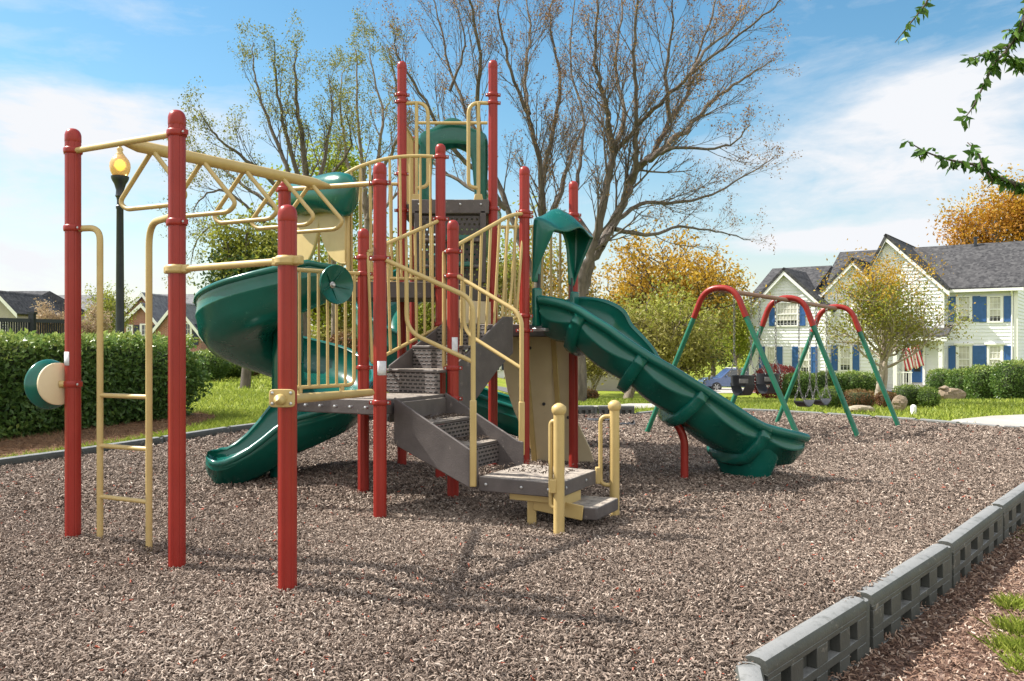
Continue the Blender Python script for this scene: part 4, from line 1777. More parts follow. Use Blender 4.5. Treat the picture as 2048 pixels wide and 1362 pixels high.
def deck_chips(n, quad, z):
    """crumbs lying on a tread"""
    a = rng.uniform(0, 1, (n, 2)) ** np.array([1, .6])
    p = np.array(quad[0])[None] + a[:, :1] * (np.array(quad[1]) - np.array(quad[0])) + a[:, 1:] * (np.array(quad[3]) - np.array(quad[0]))
    v, q, t = chips(n * 3, 3, 3.2, .026, .009, .01, lambda x, y: np.ones(len(x), bool), lambda x, y: x * 0)
    v = v.reshape(-1, 12, 3)[:n]
    v = v - v.mean(1, keepdims=True)
    v = v + np.concatenate([p, np.full((n, 1), z + .006)], 1)[:, None]
    return v.reshape(-1, 3), q[:n * 10], np.clip(t[:n * 10] * .32, 0, .5)


def q2(o, d1, w1, x0, x1, y0, y1):
    return [(o + d1 * x0 + w1 * y0)[:2], (o + d1 * x1 + w1 * y0)[:2], (o + d1 * x1 + w1 * y1)[:2], (o + d1 * x0 + w1 * y1)[:2]]


tr1 = run / 3
def twigs(n):
    v, q, t = chips(n * 4, 2.8, 11, .20, .0055, .012, inside, lambda x, y: mound(x, y) + .018)
    return v[:n * 12], q[:n * 10], t[:n * 10] * .35


parts = [twigs(70), chips(int(NCH * 290000), 2.2, 6.2, .023, .0078, .034), chips(int(NCH * 230000), 6.2, 10.2, .031, .011, .034), chips(int(NCH * 110000), 10.2, 15.5, .042, .016, .03),
         deck_chips(140, q2(q0, S1, W1, tr1 * .15, tr1 * .95, .02, WID - .02), ZL - (ZL - .375) / 3),
         deck_chips(140, q2(q0, S1, W1, tr1 * 1.1, tr1 * 1.9, .02, WID - .02), ZL - (ZL - .375) * 2 / 3),
         deck_chips(150, q2(pc, S1, W1, .02, .6, WID - .02, .10), .375),
         deck_chips(60, q2(o2, S2, W2, tr * .1, tr * .9, .04, wid2 - .04), ZL + hz_ if False else ZL + (ZM - ZL) / 3)]
v, q, t = join(parts)
o = big_mesh('mulch_chips', v, q, t, ['chip'])
tag(o, kind='stuff')
# ================================================================== trees, hedge, shrubs, grass
def lf(name, a, b, c, trans=.35, rough=.55):
    M[name] = tinted(name, [(0, a), (.5, b), (1, c)], rough, trans, .35)


lf('leaf_bud', (.14, .062, .03), (.27, .14, .05), (.38, .25, .08), .35)
lf('leaf_spring', (.15, .17, .025), (.28, .30, .045), (.44, .43, .08), .4)
lf('leaf_lime', (.17, .24, .02), (.30, .36, .03), (.46, .48, .07), .45)
lf('leaf_upright', (.10, .11, .02), (.20, .205, .035), (.34, .32, .06), .4)
lf('leaf_gold', (.30, .17, .012), (.50, .30, .025), (.62, .43, .07), .4)
lf('leaf_orange', (.26, .11, .012), (.44, .20, .02), (.54, .31, .05), .4)
lf('leaf_olive', (.16, .15, .04), (.29, .26, .065), (.42, .38, .12), .38)
lf('leaf_dark', (.026, .055, .015), (.055, .10, .027), (.12, .17, .045), .25)
lf('leaf_hedge', (.06, .12, .03), (.14, .23, .05), (.38, .43, .11), .35, .36)
lf('leaf_box', (.05, .10, .015), (.12, .19, .028), (.24, .29, .05), .3)
lf('leaf_red', (.20, .03, .03), (.36, .07, .06), (.50, .16, .13), .35)
lf('leaf_rust', (.12, .05, .025), (.20, .10, .04), (.20, .18, .05), .25)
lf('leaf_tan', (.30, .20, .12), (.42, .30, .19), (.5, .4, .27), .3)
lf('leaf_branch', (.03, .085, .012), (.07, .16, .02), (.15, .26, .04), .4, .4)
lf('grass_blade', (.12, .16, .02), (.22, .28, .035), (.38, .41, .08), .35)
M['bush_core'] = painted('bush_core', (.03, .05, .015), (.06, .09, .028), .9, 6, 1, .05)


class Wood:
    """collects tapering limbs of one tree; tips remember where leaves go"""

    def __init__(self, seed):
        self.r = random.Random(seed)
        self.br = []
        self.tips = []

    def limb(self, pts, r0, r1, sides=6):
        n = len(pts)
        self.br.append((pts, [lerp(r0, r1, (i / (n - 1)) ** .8) for i in range(n)], sides))

    def grow(self, p, d, ln, r, lv, up=.15, wob=.16, kids=(5, 5, 4), ang=(.45, .8), shrink=(.45, .62), segs=5):
        rr = self.r
        pts = [p]
        d = d.normalized()
        for i in range(segs):
            d = (d + V((rr.gauss(0, wob), rr.gauss(0, wob), rr.gauss(0, wob) + up)) * .5).normalized()
            pts.append(pts[-1] + d * (ln / segs))
        self.limb(pts, r, r * .35 if lv else r * .3, (3, 3, 4, 5, 6)[min(lv, 4)])
        if lv == 0:
            self.tips.append((pts[-1], d))
            self.tips.append((pts[len(pts) // 2], d))
            return
        self.tips.append((pts[-1], d))
        nk = kids[min(lv - 1, len(kids) - 1)]
        for k in range(nk):
            t = lerp(.25, 1, (k + rr.random() * .8) / nk)
            self.side(pts, t, ln * rr.uniform(*shrink) * (1.15 - .5 * t), r * lerp(.6, .35, t), lv - 1, up, wob, kids, ang, shrink, segs)

    def side(self, pts, t, ln, r, lv, up, wob, kids, ang, shrink, segs):
        rr = self.r
        f = t * (len(pts) - 1)
        i = min(int(f), len(pts) - 2)
        q = lerp(pts[i], pts[i + 1], f - i)
        d = (pts[i + 1] - pts[i]).normalized()
        s = V((rr.gauss(0, 1), rr.gauss(0, 1), rr.gauss(0, 1)))
        s = (s - d * s.dot(d)).normalized()
        a = rr.uniform(*ang)
        self.grow(q, d * math.cos(a) + s * math.sin(a), ln, r, lv, up, wob, kids, ang, shrink, max(3, segs - 1))

    def mesh(self, name, mat, parent):
        vs, fs, o = [], [], 0
        for n in (3, 4, 5, 6, 10):
            pass
        mb = MB()
        for pts, rs, sides in self.br:
            mb.tube(pts, rs, sides, False)
        me_o = mb.build(name, mat, parent, 180)
        return me_o

    def leaf_points(self, n, spread, rng):
        t = np.array([tuple(p) for p, _ in self.tips])
        i = rng.integers(0, len(t), n)
        return t[i] + rng.normal(0, spread, (n, 3))


def px3(pts, d0, dd, rr, zoff=0):
    """pixel polyline to space: depth wanders off from d0 towards d0 + dd along the limb"""
    n = len(pts)
    return [D(x, y, d0 + dd * (i / max(1, n - 1))) for i, (x, y) in enumerate(pts)]


def tree_thing(name, label, base, group=None, cat='tree'):
    return thing(name, label, cat, base, group)


def at(x, d):
    X = (x - 1024) * d / F
    return V((X, d, tz(X, d)))


# ---- the wide bare-limbed trees behind the structure, main limbs as seen
def guided(name, label, base, limbs, d0, seed, side_len, leafn, leafsize, leafmat, bark, lspread, lv=2, r0=.2, kids=(4, 4, 5), up=.16, dens=1.0, group=None, tintrange=None):
    t = tree_thing(name, label, base, group)
    w = Wood(seed)
    rr = w.r
    for pts, dd, ra, rb, ns in limbs:
        if pts[0] == 'base':
            q = [base - UP * .1] + px3(pts[1:], d0, dd, rr)
        else:
            q = px3(pts, d0, dd, rr)
        q = spline(q, 5)
        q = [p + V((rr.gauss(0, .02), rr.gauss(0, .03), rr.gauss(0, .02))) for p in q]
        w.limb(q, ra, rb, 10 if ra > .1 else 7)
        total = sum((q[i + 1] - q[i]).length for i in range(len(q) - 1))
        w.tips.append((q[-1], V((0, 0, 1))))
        for k in range(int(ns * dens)):
            tt = lerp(.22, 1, (k + rr.random()) / (ns * dens))
            w.side(q, min(tt, .995), side_len * rr.uniform(.55, 1.25) * (1.2 - .6 * tt), lerp(ra, rb, tt) * .36 * rr.uniform(.6, 1), lv, up, .10, kids, (.35, .75), (.40, .65), 5)
    w.mesh('trunk', bark, t)
    rng_ = np.random.default_rng(seed)
    pts = w.leaf_points(leafn, lspread, rng_)
    leaves('crown', rng_, pts, leafsize, leafmat, t, .5)
    return t


bA = at(1163, 22)
guided('maple_tree', 'large leafless-looking tree with wide spreading limbs and rusty buds behind the slide hood', bA, [
    (['base', (1160, 640), (1168, 545), (1190, 480), (1211, 381), (1225, 310), (1218, 254), (1211, 211), (1197, 159), (1190, 116), (1195, 0), (1200, -70)], -1.5, .165, .018, 26),
    ([(1165, 590), (1180, 530), (1208, 480), (1247, 405), (1268, 352), (1282, 331), (1310, 300), (1338, 247), (1370, 197), (1384, 141), (1423, 35), (1440, -60)], 1.5, .155, .016, 26),
    ([(1262, 360), (1271, 338), (1271, 275), (1271, 211), (1268, 106), (1275, 0), (1270, -60)], -2, .10, .02, 14),
    ([(1225, 330), (1229, 307), (1268, 261), (1317, 208), (1380, 151), (1451, 92), (1530, 30), (1570, -10)], -2.5, .085, .014, 17),
    ([(1205, 490), (1240, 437), (1282, 409), (1352, 405), (1423, 391), (1493, 349), (1550, 314)], 2.5, .085, .012, 15),
    ([(1282, 331), (1314, 310), (1352, 296), (1448, 296), (1500, 250)], -3, .08, .012, 10),
    ([(1225, 455), (1290, 470), (1360, 455), (1430, 462), (1500, 480)], 3, .07, .012, 9),
    ([(1200, 500), (1150, 420), (1160, 330), (1165, 230), (1140, 120), (1150, 0)], 3, .08, .016, 15),
    ([(1300, 320), (1370, 260), (1440, 190), (1500, 150), (1545, 120)], 3, .09, .014, 12),
    ([(1225, 300), (1250, 240), (1230, 130), (1245, 20), (1240, -50)], 3.5, .08, .016, 13),
    ([(1340, 245), (1330, 150), (1345, 60), (1340, -40)], -1, .07, .014, 11),
    ([(1384, 150), (1410, 100), (1470, 50), (1490, -30)], 2, .06, .012, 9),
], 22, 11, 1.55, 14000, .060, 'leaf_bud', 'bark_dark', .05, 2, kids=(5, 6, 6), up=.20, dens=1.25)
bB = at(1068, 24)
guided('maple_tree', 'large bare-limbed tree rising behind the top deck, left of the widest tree', bB, [
    (['base', (1072, 600), (1081, 480), (1081, 405), (1077, 317), (1053, 226), (1021, 141), (1000, 40), (990, -50)], -1.5, .135, .016, 24),
    ([(1078, 520), (1085, 420), (1085, 352), (1106, 264), (1120, 150), (1100, 60), (1110, -50)], 1.5, .115, .016, 17),
    ([(1090, 470), (1120, 380), (1150, 290), (1180, 220)], 2.5, .12, .014, 10),
    ([(1070, 560), (1020, 430), (985, 340), (950, 260), (905, 150), (880, 50), (860, -20)], 2, .105, .015, 19),
    ([(1010, 420), (960, 350), (900, 290), (850, 200), (800, 120), (790, 70)], -2, .10, .013, 15),
    ([(975, 330), (955, 220), (960, 110), (940, 0), (945, -50)], -3, .09, .014, 14),
    ([(1053, 226), (1050, 140), (1060, 50), (1045, -40)], 2.5, .08, .014, 12),
    ([(1000, 400), (930, 370), (870, 330), (830, 270), (790, 230)], 3, .08, .012, 11),
    ([(900, 180), (930, 90), (910, 0)], 0, .05, .01, 8),
], 24, 12, 1.6, 13000, .060, 'leaf_bud', 'bark_dark', .05, 2, kids=(5, 6, 6), up=.24, dens=1.25)
bC = at(606, 26)
guided('upright_tree', 'tall upright tree with thin olive spring leaves above the spiral slide hood', bC, [
    (['base', (606, 600), (612, 440), (610, 340), (600, 250), (590, 170), (592, 100)], 0, .20, .02, 15),
    ([(610, 470), (590, 380), (560, 300), (530, 220), (510, 150), (504, 85)], 1.5, .11, .014, 15),
    ([(610, 430), (590, 330), (565, 240), (552, 160), (548, 85)], -1.5, .10, .014, 14),
    ([(612, 440), (640, 350), (655, 280), (665, 210), (655, 150)], 1, .10, .013, 13),
    ([(600, 420), (540, 360), (480, 310), (430, 270), (400, 225)], -2, .09, .012, 13),
    ([(600, 460), (530, 400), (460, 350), (410, 310), (385, 300)], 2, .08, .012, 12),
    ([(600, 480), (520, 440), (450, 380), (400, 400), (385, 440)], -1, .07, .010, 11),
    ([(590, 500), (500, 470), (430, 450), (395, 480), (380, 530)], 1, .07, .010, 11),
    ([(615, 420), (660, 360), (700, 290), (690, 220)], -2, .08, .012, 11),
], 26, 13, 1.3, 12000, .072, 'leaf_upright', 'bark_dark', .09, 2, kids=(3, 4, 5), up=.30)
bD = at(735, 28)
guided('upright_tree', 'slender upright tree with sparse olive leaves between the hood and the tall red post', bD, [
    (['base', (735, 600), (733, 440), (725, 340), (715, 220), (712, 100)], 0, .17, .016, 16),
    ([(735, 420), (752, 330), (765, 230), (745, 140), (738, 80)], 1.5, .09, .012, 14),
    ([(735, 440), (765, 340), (800, 260), (790, 160), (775, 90)], -1.5, .09, .012, 14),
    ([(733, 430), (700, 340), (685, 260), (680, 180), (690, 130)], 1.5, .08, .012, 12),
    ([(740, 460), (790, 390), (840, 340), (870, 260)], 2, .07, .01, 10),
], 28, 14, 1.3, 7000, .075, 'leaf_upright', 'bark', .08, 2, kids=(3, 4, 5), up=.32)


# ---- leafy trees grown to a crown of given size
def leafy(name, label, x, d, ytop, ybot, xl, xr, leafn, leafsize, leafmat, bark, seed, r=.15, trunk=.3, spread=.22, nl=9, lv=2, group=None, core=0, yd=None, up=.1, cat='tree', kids=(3, 4), stems=1):
    base = at(x, d)
    top, low = D(x, ytop, d).z, D(x, ybot, d).z
    cx_, hw = ((xl + xr) / 2 - 1024) * d / F, (xr - xl) / 2 * d / F
    cz, hh = (top + low) / 2, (top - low) / 2
    t = tree_thing(name, label, base, group, cat)
    w = Wood(seed)
    rr = w.r
    hubz = lerp(base.z, low + hh * .5, .85 if stems == 1 else .3)
    cen_ = V((cx_, d, cz))
    for s_ in range(stems):
        b0_ = base + V((rr.gauss(0, .12), rr.gauss(0, .12), 0)) * (stems > 1)
        tp = V((lerp(base.x, cx_, .6) + rr.gauss(0, hw * .15) * (stems > 1), d + rr.gauss(0, .1), hubz + (low - hubz) * (stems > 1)))
        mid_ = lerp(b0_, tp, .5) + V((rr.gauss(0, .08), rr.gauss(0, .08), 0))
        w.limb(spline([b0_ - UP * .1, mid_, tp], 4), r / stems ** .5, r * .6 / stems ** .5, 8)
        for k in range(max(2, nl // stems)):
            while True:
                e = V((rr.uniform(-1, 1), rr.uniform(-1, 1), rr.uniform(-1, 1)))
                if .45 < e.length < 1:
                    break
            end = cen_ + V((e.x * hw * .8, e.y * hw * (yd or .8), e.z * hh * .82))
            st_ = lerp(b0_, tp, rr.uniform(.7, 1)) if rr.random() < .6 else tp
            m_ = lerp(st_, end, .5) + V((0, 0, -abs(hh) * .08)) + V((rr.gauss(0, .1), rr.gauss(0, .1), rr.gauss(0, .1))) * hw
            q = spline([st_, m_, end], 4)
            w.limb(q, r * .42 / stems ** .5, r * .1, 6)
            ln = (end - st_).length
            w.tips.append((end, UP))
            for j in range(6):
                w.side(q, rr.uniform(.35, .99), max(hw, hh) * rr.uniform(.28, .5), r * .14, lv - 1, up, .2, kids, (.4, .9), (.5, .7), 4)
    w.mesh('trunk', bark, t)
    rng_ = np.random.default_rng(seed)
    pts = w.leaf_points(leafn, hw * spread * .35, rng_)
    if stems and low - .3 > base.z:
        pts = pts[pts[:, 2] > base.z + .1]
    mats_ = leafmat if isinstance(leafmat, (list, tuple)) else [leafmat]
    # light and dark clumps: each twig end keeps its own shade
    cell = np.floor(pts / max(.3, hw * .22)).astype(int)
    hsh = (cell[:, 0] * 73856093 ^ cell[:, 1] * 19349663 ^ cell[:, 2] * 83492791) % 997 / 997
    tint = np.clip(.25 + .5 * hsh + rng_.normal(0, .14, len(pts)), 0, 1)
    v_, q_ = leaf_arrays(rng_, pts, leafsize, .55, 0, .25)
    o = big_mesh('crown', v_, q_, np.repeat(tint, 2), mats_, t)
    if len(mats_) > 1:
        z_ = (pts[:, 2] - low) / (2 * hh) + rng_.normal(0, .15, len(pts)) + .25 * (hsh - .5)
        mi = np.clip((z_ * len(mats_)).astype(int), 0, len(mats_) - 1)
        o.data.polygons.foreach_set('material_index', np.repeat(mi, 2).astype(np.int32))
    return t


leafy('evergreen_tree', 'dense dark and yellow-green tree standing left behind the spiral slide', 490, 25, 428, 640, 412, 575, 17000, .13, ['leaf_dark', 'leaf_spring'], 'bark_dark', 21, .16, nl=18, spread=.55)
leafy('lime_tree', 'bright lime-green young tree behind the spiral slide hood', 668, 34, 296, 470, 560, 770, 9000, .16, 'leaf_lime', 'bark', 22, .16, nl=12, spread=.5)
leafy('golden_tree', 'big golden-topped tree beyond the wavy slide and left of the swings', 1325, 42, 465, 690, 1165, 1492, 15000, .19, ['leaf_olive', 'leaf_gold', 'leaf_gold'], 'bark_dark', 23, .30, nl=30, spread=.20, up=.02)
leafy('olive_tree', 'pale olive tree with a thick grey trunk under the golden tree', 1252, 31, 575, 748, 1180, 1435, 10000, .14, ['leaf_olive', 'leaf_olive', 'leaf_spring'], 'bark', 24, .19, nl=18, spread=.34)
leafy('olive_tree', 'olive tree with drooping branches between the wavy slide and the first swing leg', 1345, 34, 600, 760, 1280, 1440, 9000, .14, ['leaf_olive', 'leaf_spring'], 'bark_dark', 25, .15, nl=16, spread=.38)
leafy('evergreen_tree', 'dark green tree behind the blue car', 1425, 70, 545, 752, 1370, 1475, 12000, .26, ['leaf_dark', 'leaf_dark', 'leaf_spring'], 'bark_dark', 26, .25, nl=16, spread=.7)
leafy('columnar_tree', 'narrow bright green tree at the left corner of the white house', 1474, 52, 588, 752, 1448, 1502, 9000, .16, ['leaf_lime', 'leaf_spring'], 'bark', 27, .12, nl=16, spread=.7, yd=.6)
leafy('crape_myrtle', 'small pale crape myrtle with several bare stems beside the grey driveway', 1184, 36, 690, 752, 1135, 1240, 6000, .10, ['leaf_olive', 'leaf_olive'], 'bark_pale', 28, .13, nl=12, spread=.6, stems=4)
leafy('dogwood_tree', 'airy yellow-green tree with pale forked trunk in front of the white house door', 1762, 31, 515, 712, 1620, 1905, 15000, .10, ['leaf_olive', 'leaf_spring', 'leaf_gold'], 'bark_pale', 29, .20, nl=26, spread=.26, stems=3, up=.12)
leafy('golden_tree', 'orange-gold tree rising behind the roof at the right', 1985, 78, 368, 520, 1898, 2110, 12000, .30, ['leaf_orange', 'leaf_orange', 'leaf_gold'], 'bark_dark', 30, .3, nl=18, spread=.45)
leafy('willow_tree', 'thin pale green tree between the lamp post and the first red post', 196, 46, 556, 680, 158, 268, 3500, .13, 'leaf_spring', 'bark', 31, .14, nl=12, spread=.4)
leafy('bare_shrub', 'bare brownish bush behind the fence at the left', 100, 33, 588, 680, 70, 150, 3500, .09, 'leaf_tan', 'bark', 32, .06, nl=12, spread=.4, stems=3, cat='shrub')
leafy('bare_shrub', 'bare tan bush between the fence and the lamp post', 182, 31, 600, 690, 150, 225, 3500, .08, 'leaf_tan', 'bark', 33, .06, nl=12, spread=.4, stems=3, cat='shrub')
bgt = [('yellow-green tree seen between the bars of the landing rail', 640, 36, 470, 745, 590, 720, ['leaf_olive', 'leaf_lime', 'leaf_spring']),
       ('yellow-green tree behind the red landing posts', 745, 38, 440, 750, 690, 820, ['leaf_olive', 'leaf_spring', 'leaf_spring']),
       ('pale yellow tree seen through the tower ladder', 862, 42, 470, 755, 790, 930, ['leaf_olive', 'leaf_lime', 'leaf_spring']),
       ('pale olive tree behind the upper stair rail', 965, 40, 455, 700, 905, 1040, ['leaf_olive', 'leaf_olive', 'leaf_lime']),
       ('yellow tree in the gap between the slide hood and the tower', 1062, 46, 420, 740, 1000, 1140, ['leaf_olive', 'leaf_gold', 'leaf_spring']),
       ('green tree left of the golden tree behind the slide hood', 1140, 50, 500, 740, 1085, 1215, ['leaf_dark', 'leaf_olive', 'leaf_gold']),
       ('olive tree behind the left edge of the spiral slide', 560, 44, 520, 745, 520, 610, ['leaf_olive', 'leaf_spring'])]
for i, (lab, x, d, yt, yb, xl, xr, ml) in enumerate(bgt):
    leafy('background_tree', lab, x, d, yt, yb, xl, xr, 7000, .19, ml, 'bark', 40 + i, .15, nl=14, spread=.6, group='trees along the far side of the playground')


# ---- hedge and shrubs: leaves through the outer layer of a volume with an uneven skin
def bush(name, label, c, rx, ry, h, n, size, mat, seed, boxy=0., group=None, rot=0, cat='shrub', core=True, stems=True, rag=.12):
    t = thing(name, label, cat, c, group)
    rng_ = np.random.default_rng(seed)
    u = rng_.normal(size=(n, 3))
    u /= np.linalg.norm(u, axis=1, keepdims=True)
    if boxy:
        m_ = np.abs(u).max(1, keepdims=True)
        u = u * (1 - boxy) + (u / m_) * boxy
    # lumps
    big = boxy > .9
    k = rng_.normal(size=(170 if big else 26, 3)) * (np.array([1, .5, .6]) if big else 1)
    k /= np.linalg.norm(k, axis=1, keepdims=True)
    un = u / np.linalg.norm(u, axis=1, keepdims=True)
    lump = np.max(np.exp((un @ k.T - 1) * (130 if big else 14)), axis=1)
    depth = 1 - np.abs(rng_.normal(0, .10, n)) + rag * (lump - .55) + np.abs(rng_.normal(0, .03, n))
    p = u * depth[:, None] * np.array([rx, ry, h / 2])
    ca, sa = math.cos(rot), math.sin(rot)
    p = np.stack([p[:, 0] * ca - p[:, 1] * sa, p[:, 0] * sa + p[:, 1] * ca, p[:, 2]], -1)
    p += np.array([c[0], c[1], c[2] + h / 2])
    keep = p[:, 2] > c[2] + .02
    p = p[keep]
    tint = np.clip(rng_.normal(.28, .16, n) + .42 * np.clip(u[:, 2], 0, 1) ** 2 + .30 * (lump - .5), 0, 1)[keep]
    leaves('foliage', rng_, p, size, mat, t, .5, tint=tint, up=.4)
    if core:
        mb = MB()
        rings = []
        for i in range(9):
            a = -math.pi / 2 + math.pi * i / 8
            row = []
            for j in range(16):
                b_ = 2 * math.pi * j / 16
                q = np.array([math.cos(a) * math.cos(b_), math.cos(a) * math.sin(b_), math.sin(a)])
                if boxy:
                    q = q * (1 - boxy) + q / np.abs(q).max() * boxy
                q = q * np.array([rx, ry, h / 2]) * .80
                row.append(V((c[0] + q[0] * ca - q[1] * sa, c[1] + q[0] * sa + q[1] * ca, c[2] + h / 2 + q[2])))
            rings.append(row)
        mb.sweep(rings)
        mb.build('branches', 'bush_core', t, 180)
    return t


h0, h1 = V((-7.2, 9.2, 0)), V((-5.28, 14.8, 0))
hm = (h0 + h1) / 2
hl = (h1 - h0).length
hd_ = (h1 - h0).normalized()
hn = V((-hd_.y, hd_.x, 0))
hc_ = hm + hn * .75
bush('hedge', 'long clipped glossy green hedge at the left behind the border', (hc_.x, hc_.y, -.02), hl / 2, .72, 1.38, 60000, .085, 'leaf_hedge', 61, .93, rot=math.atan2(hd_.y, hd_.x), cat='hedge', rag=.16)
bush('shrub', 'rounded green shrub just past the end of the hedge', at(414, 30), .72, .7, 1.05, 5000, .09, 'leaf_hedge', 62, .2)
bush('shrub', 'loose yellow-green shrub on the lawn right of the hedge end', at(470, 32), .75, .7, .85, 4500, .08, 'leaf_box', 63, .0)
bush('shrub', 'low rusty shrub on the lawn beside the loose yellow-green shrub', at(500, 34), .5, .5, .55, 2500, .08, 'leaf_rust', 64, .0)
bush('shrub', 'brown shrub seen between the bars of the landing rail', at(700, 33), 1.0, .8, 1.9, 5000, .12, 'leaf_rust', 65, .2)
bush('shrub', 'yellow shrub seen through the spiral slide turn', at(630, 31), .9, .7, 1.1, 4000, .1, 'leaf_lime', 66, .2)
bush('shrub', 'small rust-coloured shrub at the edge of the far lawn right of the climbing wall', at(1172, 26), .38, .3, .36, 1400, .07, 'leaf_rust', 67)
bush('shrub', 'small red-leaved maple against the white house wall', at(1553, 40), 1.15, .9, 1.65, 4500, .11, 'leaf_red', 68, 0, core=False)
hs_ = [(1600, 38, .72, 1.22, 'dark clipped shrub beside the red-leaved maple'), (1655, 40, .78, 1.28, 'dark clipped shrub in the middle of three under the house windows'), (1716, 40, .80, 1.32, 'dark clipped shrub touching the pale forked trunk'),
       (1886, 40, .62, 1.45, 'dark clipped shrub nearest the front door steps'), (1927, 38, .60, 1.42, 'dark clipped shrub second from the front door'), (1968, 36, .66, 1.5, 'dark clipped shrub third from the front door, under the right windows'), (2030, 33, .78, 1.55, 'dark bluish shrub at the right picture edge, largest of its row')]
for i, (x, d, rx, h, lab) in enumerate(hs_):
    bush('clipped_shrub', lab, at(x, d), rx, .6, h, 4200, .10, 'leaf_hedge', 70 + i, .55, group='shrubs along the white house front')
lo_ = [(1661, 17.2, .24, .44, 'leaf_box', 'low lime-green bush behind the low border under the belt swings'), (1718, 17.0, .30, .38, 'leaf_rust', 'low clipped bush with rusty top beside the flat pale rock'), (1773, 17.4, .2, .34, 'leaf_rust', 'low olive bush between the rusty bush and the upright rock'), (1817, 17.6, .30, .46, 'leaf_box', 'low green bush behind the upright brown rock'), (1857, 17.2, .19, .42, 'leaf_box', 'low loose green bush at the right end of the low planting')]
for i, (x, d, rx, h, mt, lab) in enumerate(lo_):
    bush('low_bush', lab, at(x, d), rx, .26, h, 2600, .035, mt, 80 + i, .45 if i in (1, 3) else .1, group='low bushes beside the border')


# ---- overhanging branch tree at the right: trunk stands outside the picture
t = tree_thing('broadleaf_tree', 'overhanging branches with drooping fresh green leaves at the top right', V((5.6, 6.4, tz(5.6, 6.4))))
w_ = Wood(91)
bt = V((5.6, 6.4, tz(5.6, 6.4)))
w_.limb(spline([bt - UP * .1, bt + V((.05, 0, 1.5)), bt + V((-.05, 0, 3.2)), bt + V((0, .1, 4.6))], 5), .14, .06, 10)
LB = [([(2250, 60), (2120, -30), (2062, 0), (2048, 40), (2030, 75), (2010, 105), (1990, 125), (1970, 165), (1945, 215), (1925, 240)], .016, 1.0, 70),
      ([(2012, 95), (1975, 105), (1935, 120)], .006, 1, 26), ([(2030, 70), (2018, 60), (2003, 62)], .005, 1, 8), ([(2015, 110), (2035, 125), (2060, 130)], .006, 1, 46),
      ([(2150, -120), (1950, -60), (1870, -20), (1850, 10), (1830, 35), (1810, 60), (1790, 85)], .008, .22, 22),
      ([(2250, 430), (2120, 390), (2048, 372), (2010, 360), (1975, 345), (1950, 330), (1900, 320), (1855, 305), (1815, 283)], .013, .9, 85),
      ([(1965, 338), (1958, 310), (1945, 295), (1935, 285)], .005, 1, 28), ([(2030, 365), (2030, 385), (2020, 400)], .005, 1, 26), ([(1975, 345), (1985, 362), (1975, 375)], .005, 1, 26)]
tips = []
rng_ = np.random.default_rng(92)
for k, (pts, r_, dn, nlf) in enumerate(LB):
    q = spline(px3(pts, 6.0, .15, None), 5)
    if k in (0, 4, 5):
        q = spline([bt + V((0, 0, 3.4 if k != 5 else 2.4)), lerp(bt + V((0, 0, 3.4 if k != 5 else 2.4)), q[0], .6) + UP * .1] + [q[0]], 4)[:-1] + q
    w_.limb(q, r_ * (2.2 if k in (0, 4, 5) else 1.5), .0034, 6)
    vis = [p for p in q if p.x / p.y * F + 1024 < 2075]
    for j in range(nlf):
        u_ = rng_.uniform(0, 1) ** (1.25 if k in (0, 5) else 1)
        i = min(int(u_ * (len(vis) - 1)), len(vis) - 2)
        tips.append(lerp(vis[i], vis[i + 1], rng_.uniform()) + V(rng_.normal(0, .012, 3)))
w_.mesh('trunk', 'bark_dark', t)
tips = np.array([tuple(p) for p in tips])
leaves('leaves', rng_, np.repeat(tips, 2, 0)[:int(len(tips) * 1.6)] + rng_.normal(0, .008, (int(len(tips) * 1.6), 3)), .074, 'leaf_branch', t, .46, droop=.9, fold=.22)
ex = np.array([(5.6 + rng_.normal(0, .8), 6.6 + rng_.normal(0, .7), 4.7 + rng_.normal(0, .5)) for _ in range(2500)])
ex = ex[(ex[:, 0] / ex[:, 1] * F + 1024 > 2090)]
leaves('leaves', rng_, ex, .08, 'leaf_branch', t, .46, droop=.6, fold=.22)


# ---- grass
def blades(name, n, test, x0, x1, y0, y1, h, wd, zf, lean=.45, seed=5):
    r_ = np.random.default_rng(seed)
    x, y = r_.uniform(x0, x1, n), r_.uniform(y0, y1, n)
    k = test(x, y)
    x, y = x[k], y[k]
    m_ = len(x)
    z = zf(x, y)
    a = r_.uniform(0, 2 * math.pi, m_)
    hh_ = h * r_.uniform(.4, 1.25, m_)
    ln = r_.normal(0, lean, (m_, 2)) * hh_[:, None]
    ww = wd * r_.uniform(.6, 1.3, m_)
    dx, dy = np.cos(a) * ww, np.sin(a) * ww
    v_ = np.stack([np.stack([x - dx, y - dy, z], -1), np.stack([x + dx, y + dy, z], -1), np.stack([x + dx * .7 + ln[:, 0] * .45, y + dy * .7 + ln[:, 1] * .45, z + hh_ * .6], -1), np.stack([x + ln[:, 0], y + ln[:, 1], z + hh_], -1)], 1)
    q_ = (np.arange(m_) * 4)[:, None] + np.array([[0, 1, 2, 3]])
    return v_.reshape(-1, 3), q_, r_.uniform(0, 1, m_)


straw = [(-6.4, 8.2), (-5.70, 9.0), (-5.38, 10.1), (-5.0, 11.4), (-4.85, 13.0), (-5.0, 14.6), (-5.6, 15.4), (-7.2, 15.6), (-9.5, 9.5), (-9, 6.5), (-7.4, 6.6)]
sheet('straw_bed', straw, 'straw', .3, .012)
polyS = np.array(straw)


def in_poly(px, x, y):
    r = np.zeros(np.shape(x), bool)
    n = len(px)
    for i in range(n):
        x0, y0 = px[i]
        x1, y1 = px[(i + 1) % n]
        r ^= ((y0 > y) != (y1 > y)) & (x < (x1 - x0) * (y - y0) / (y1 - y0 + 1e-12) + x0)
    return r


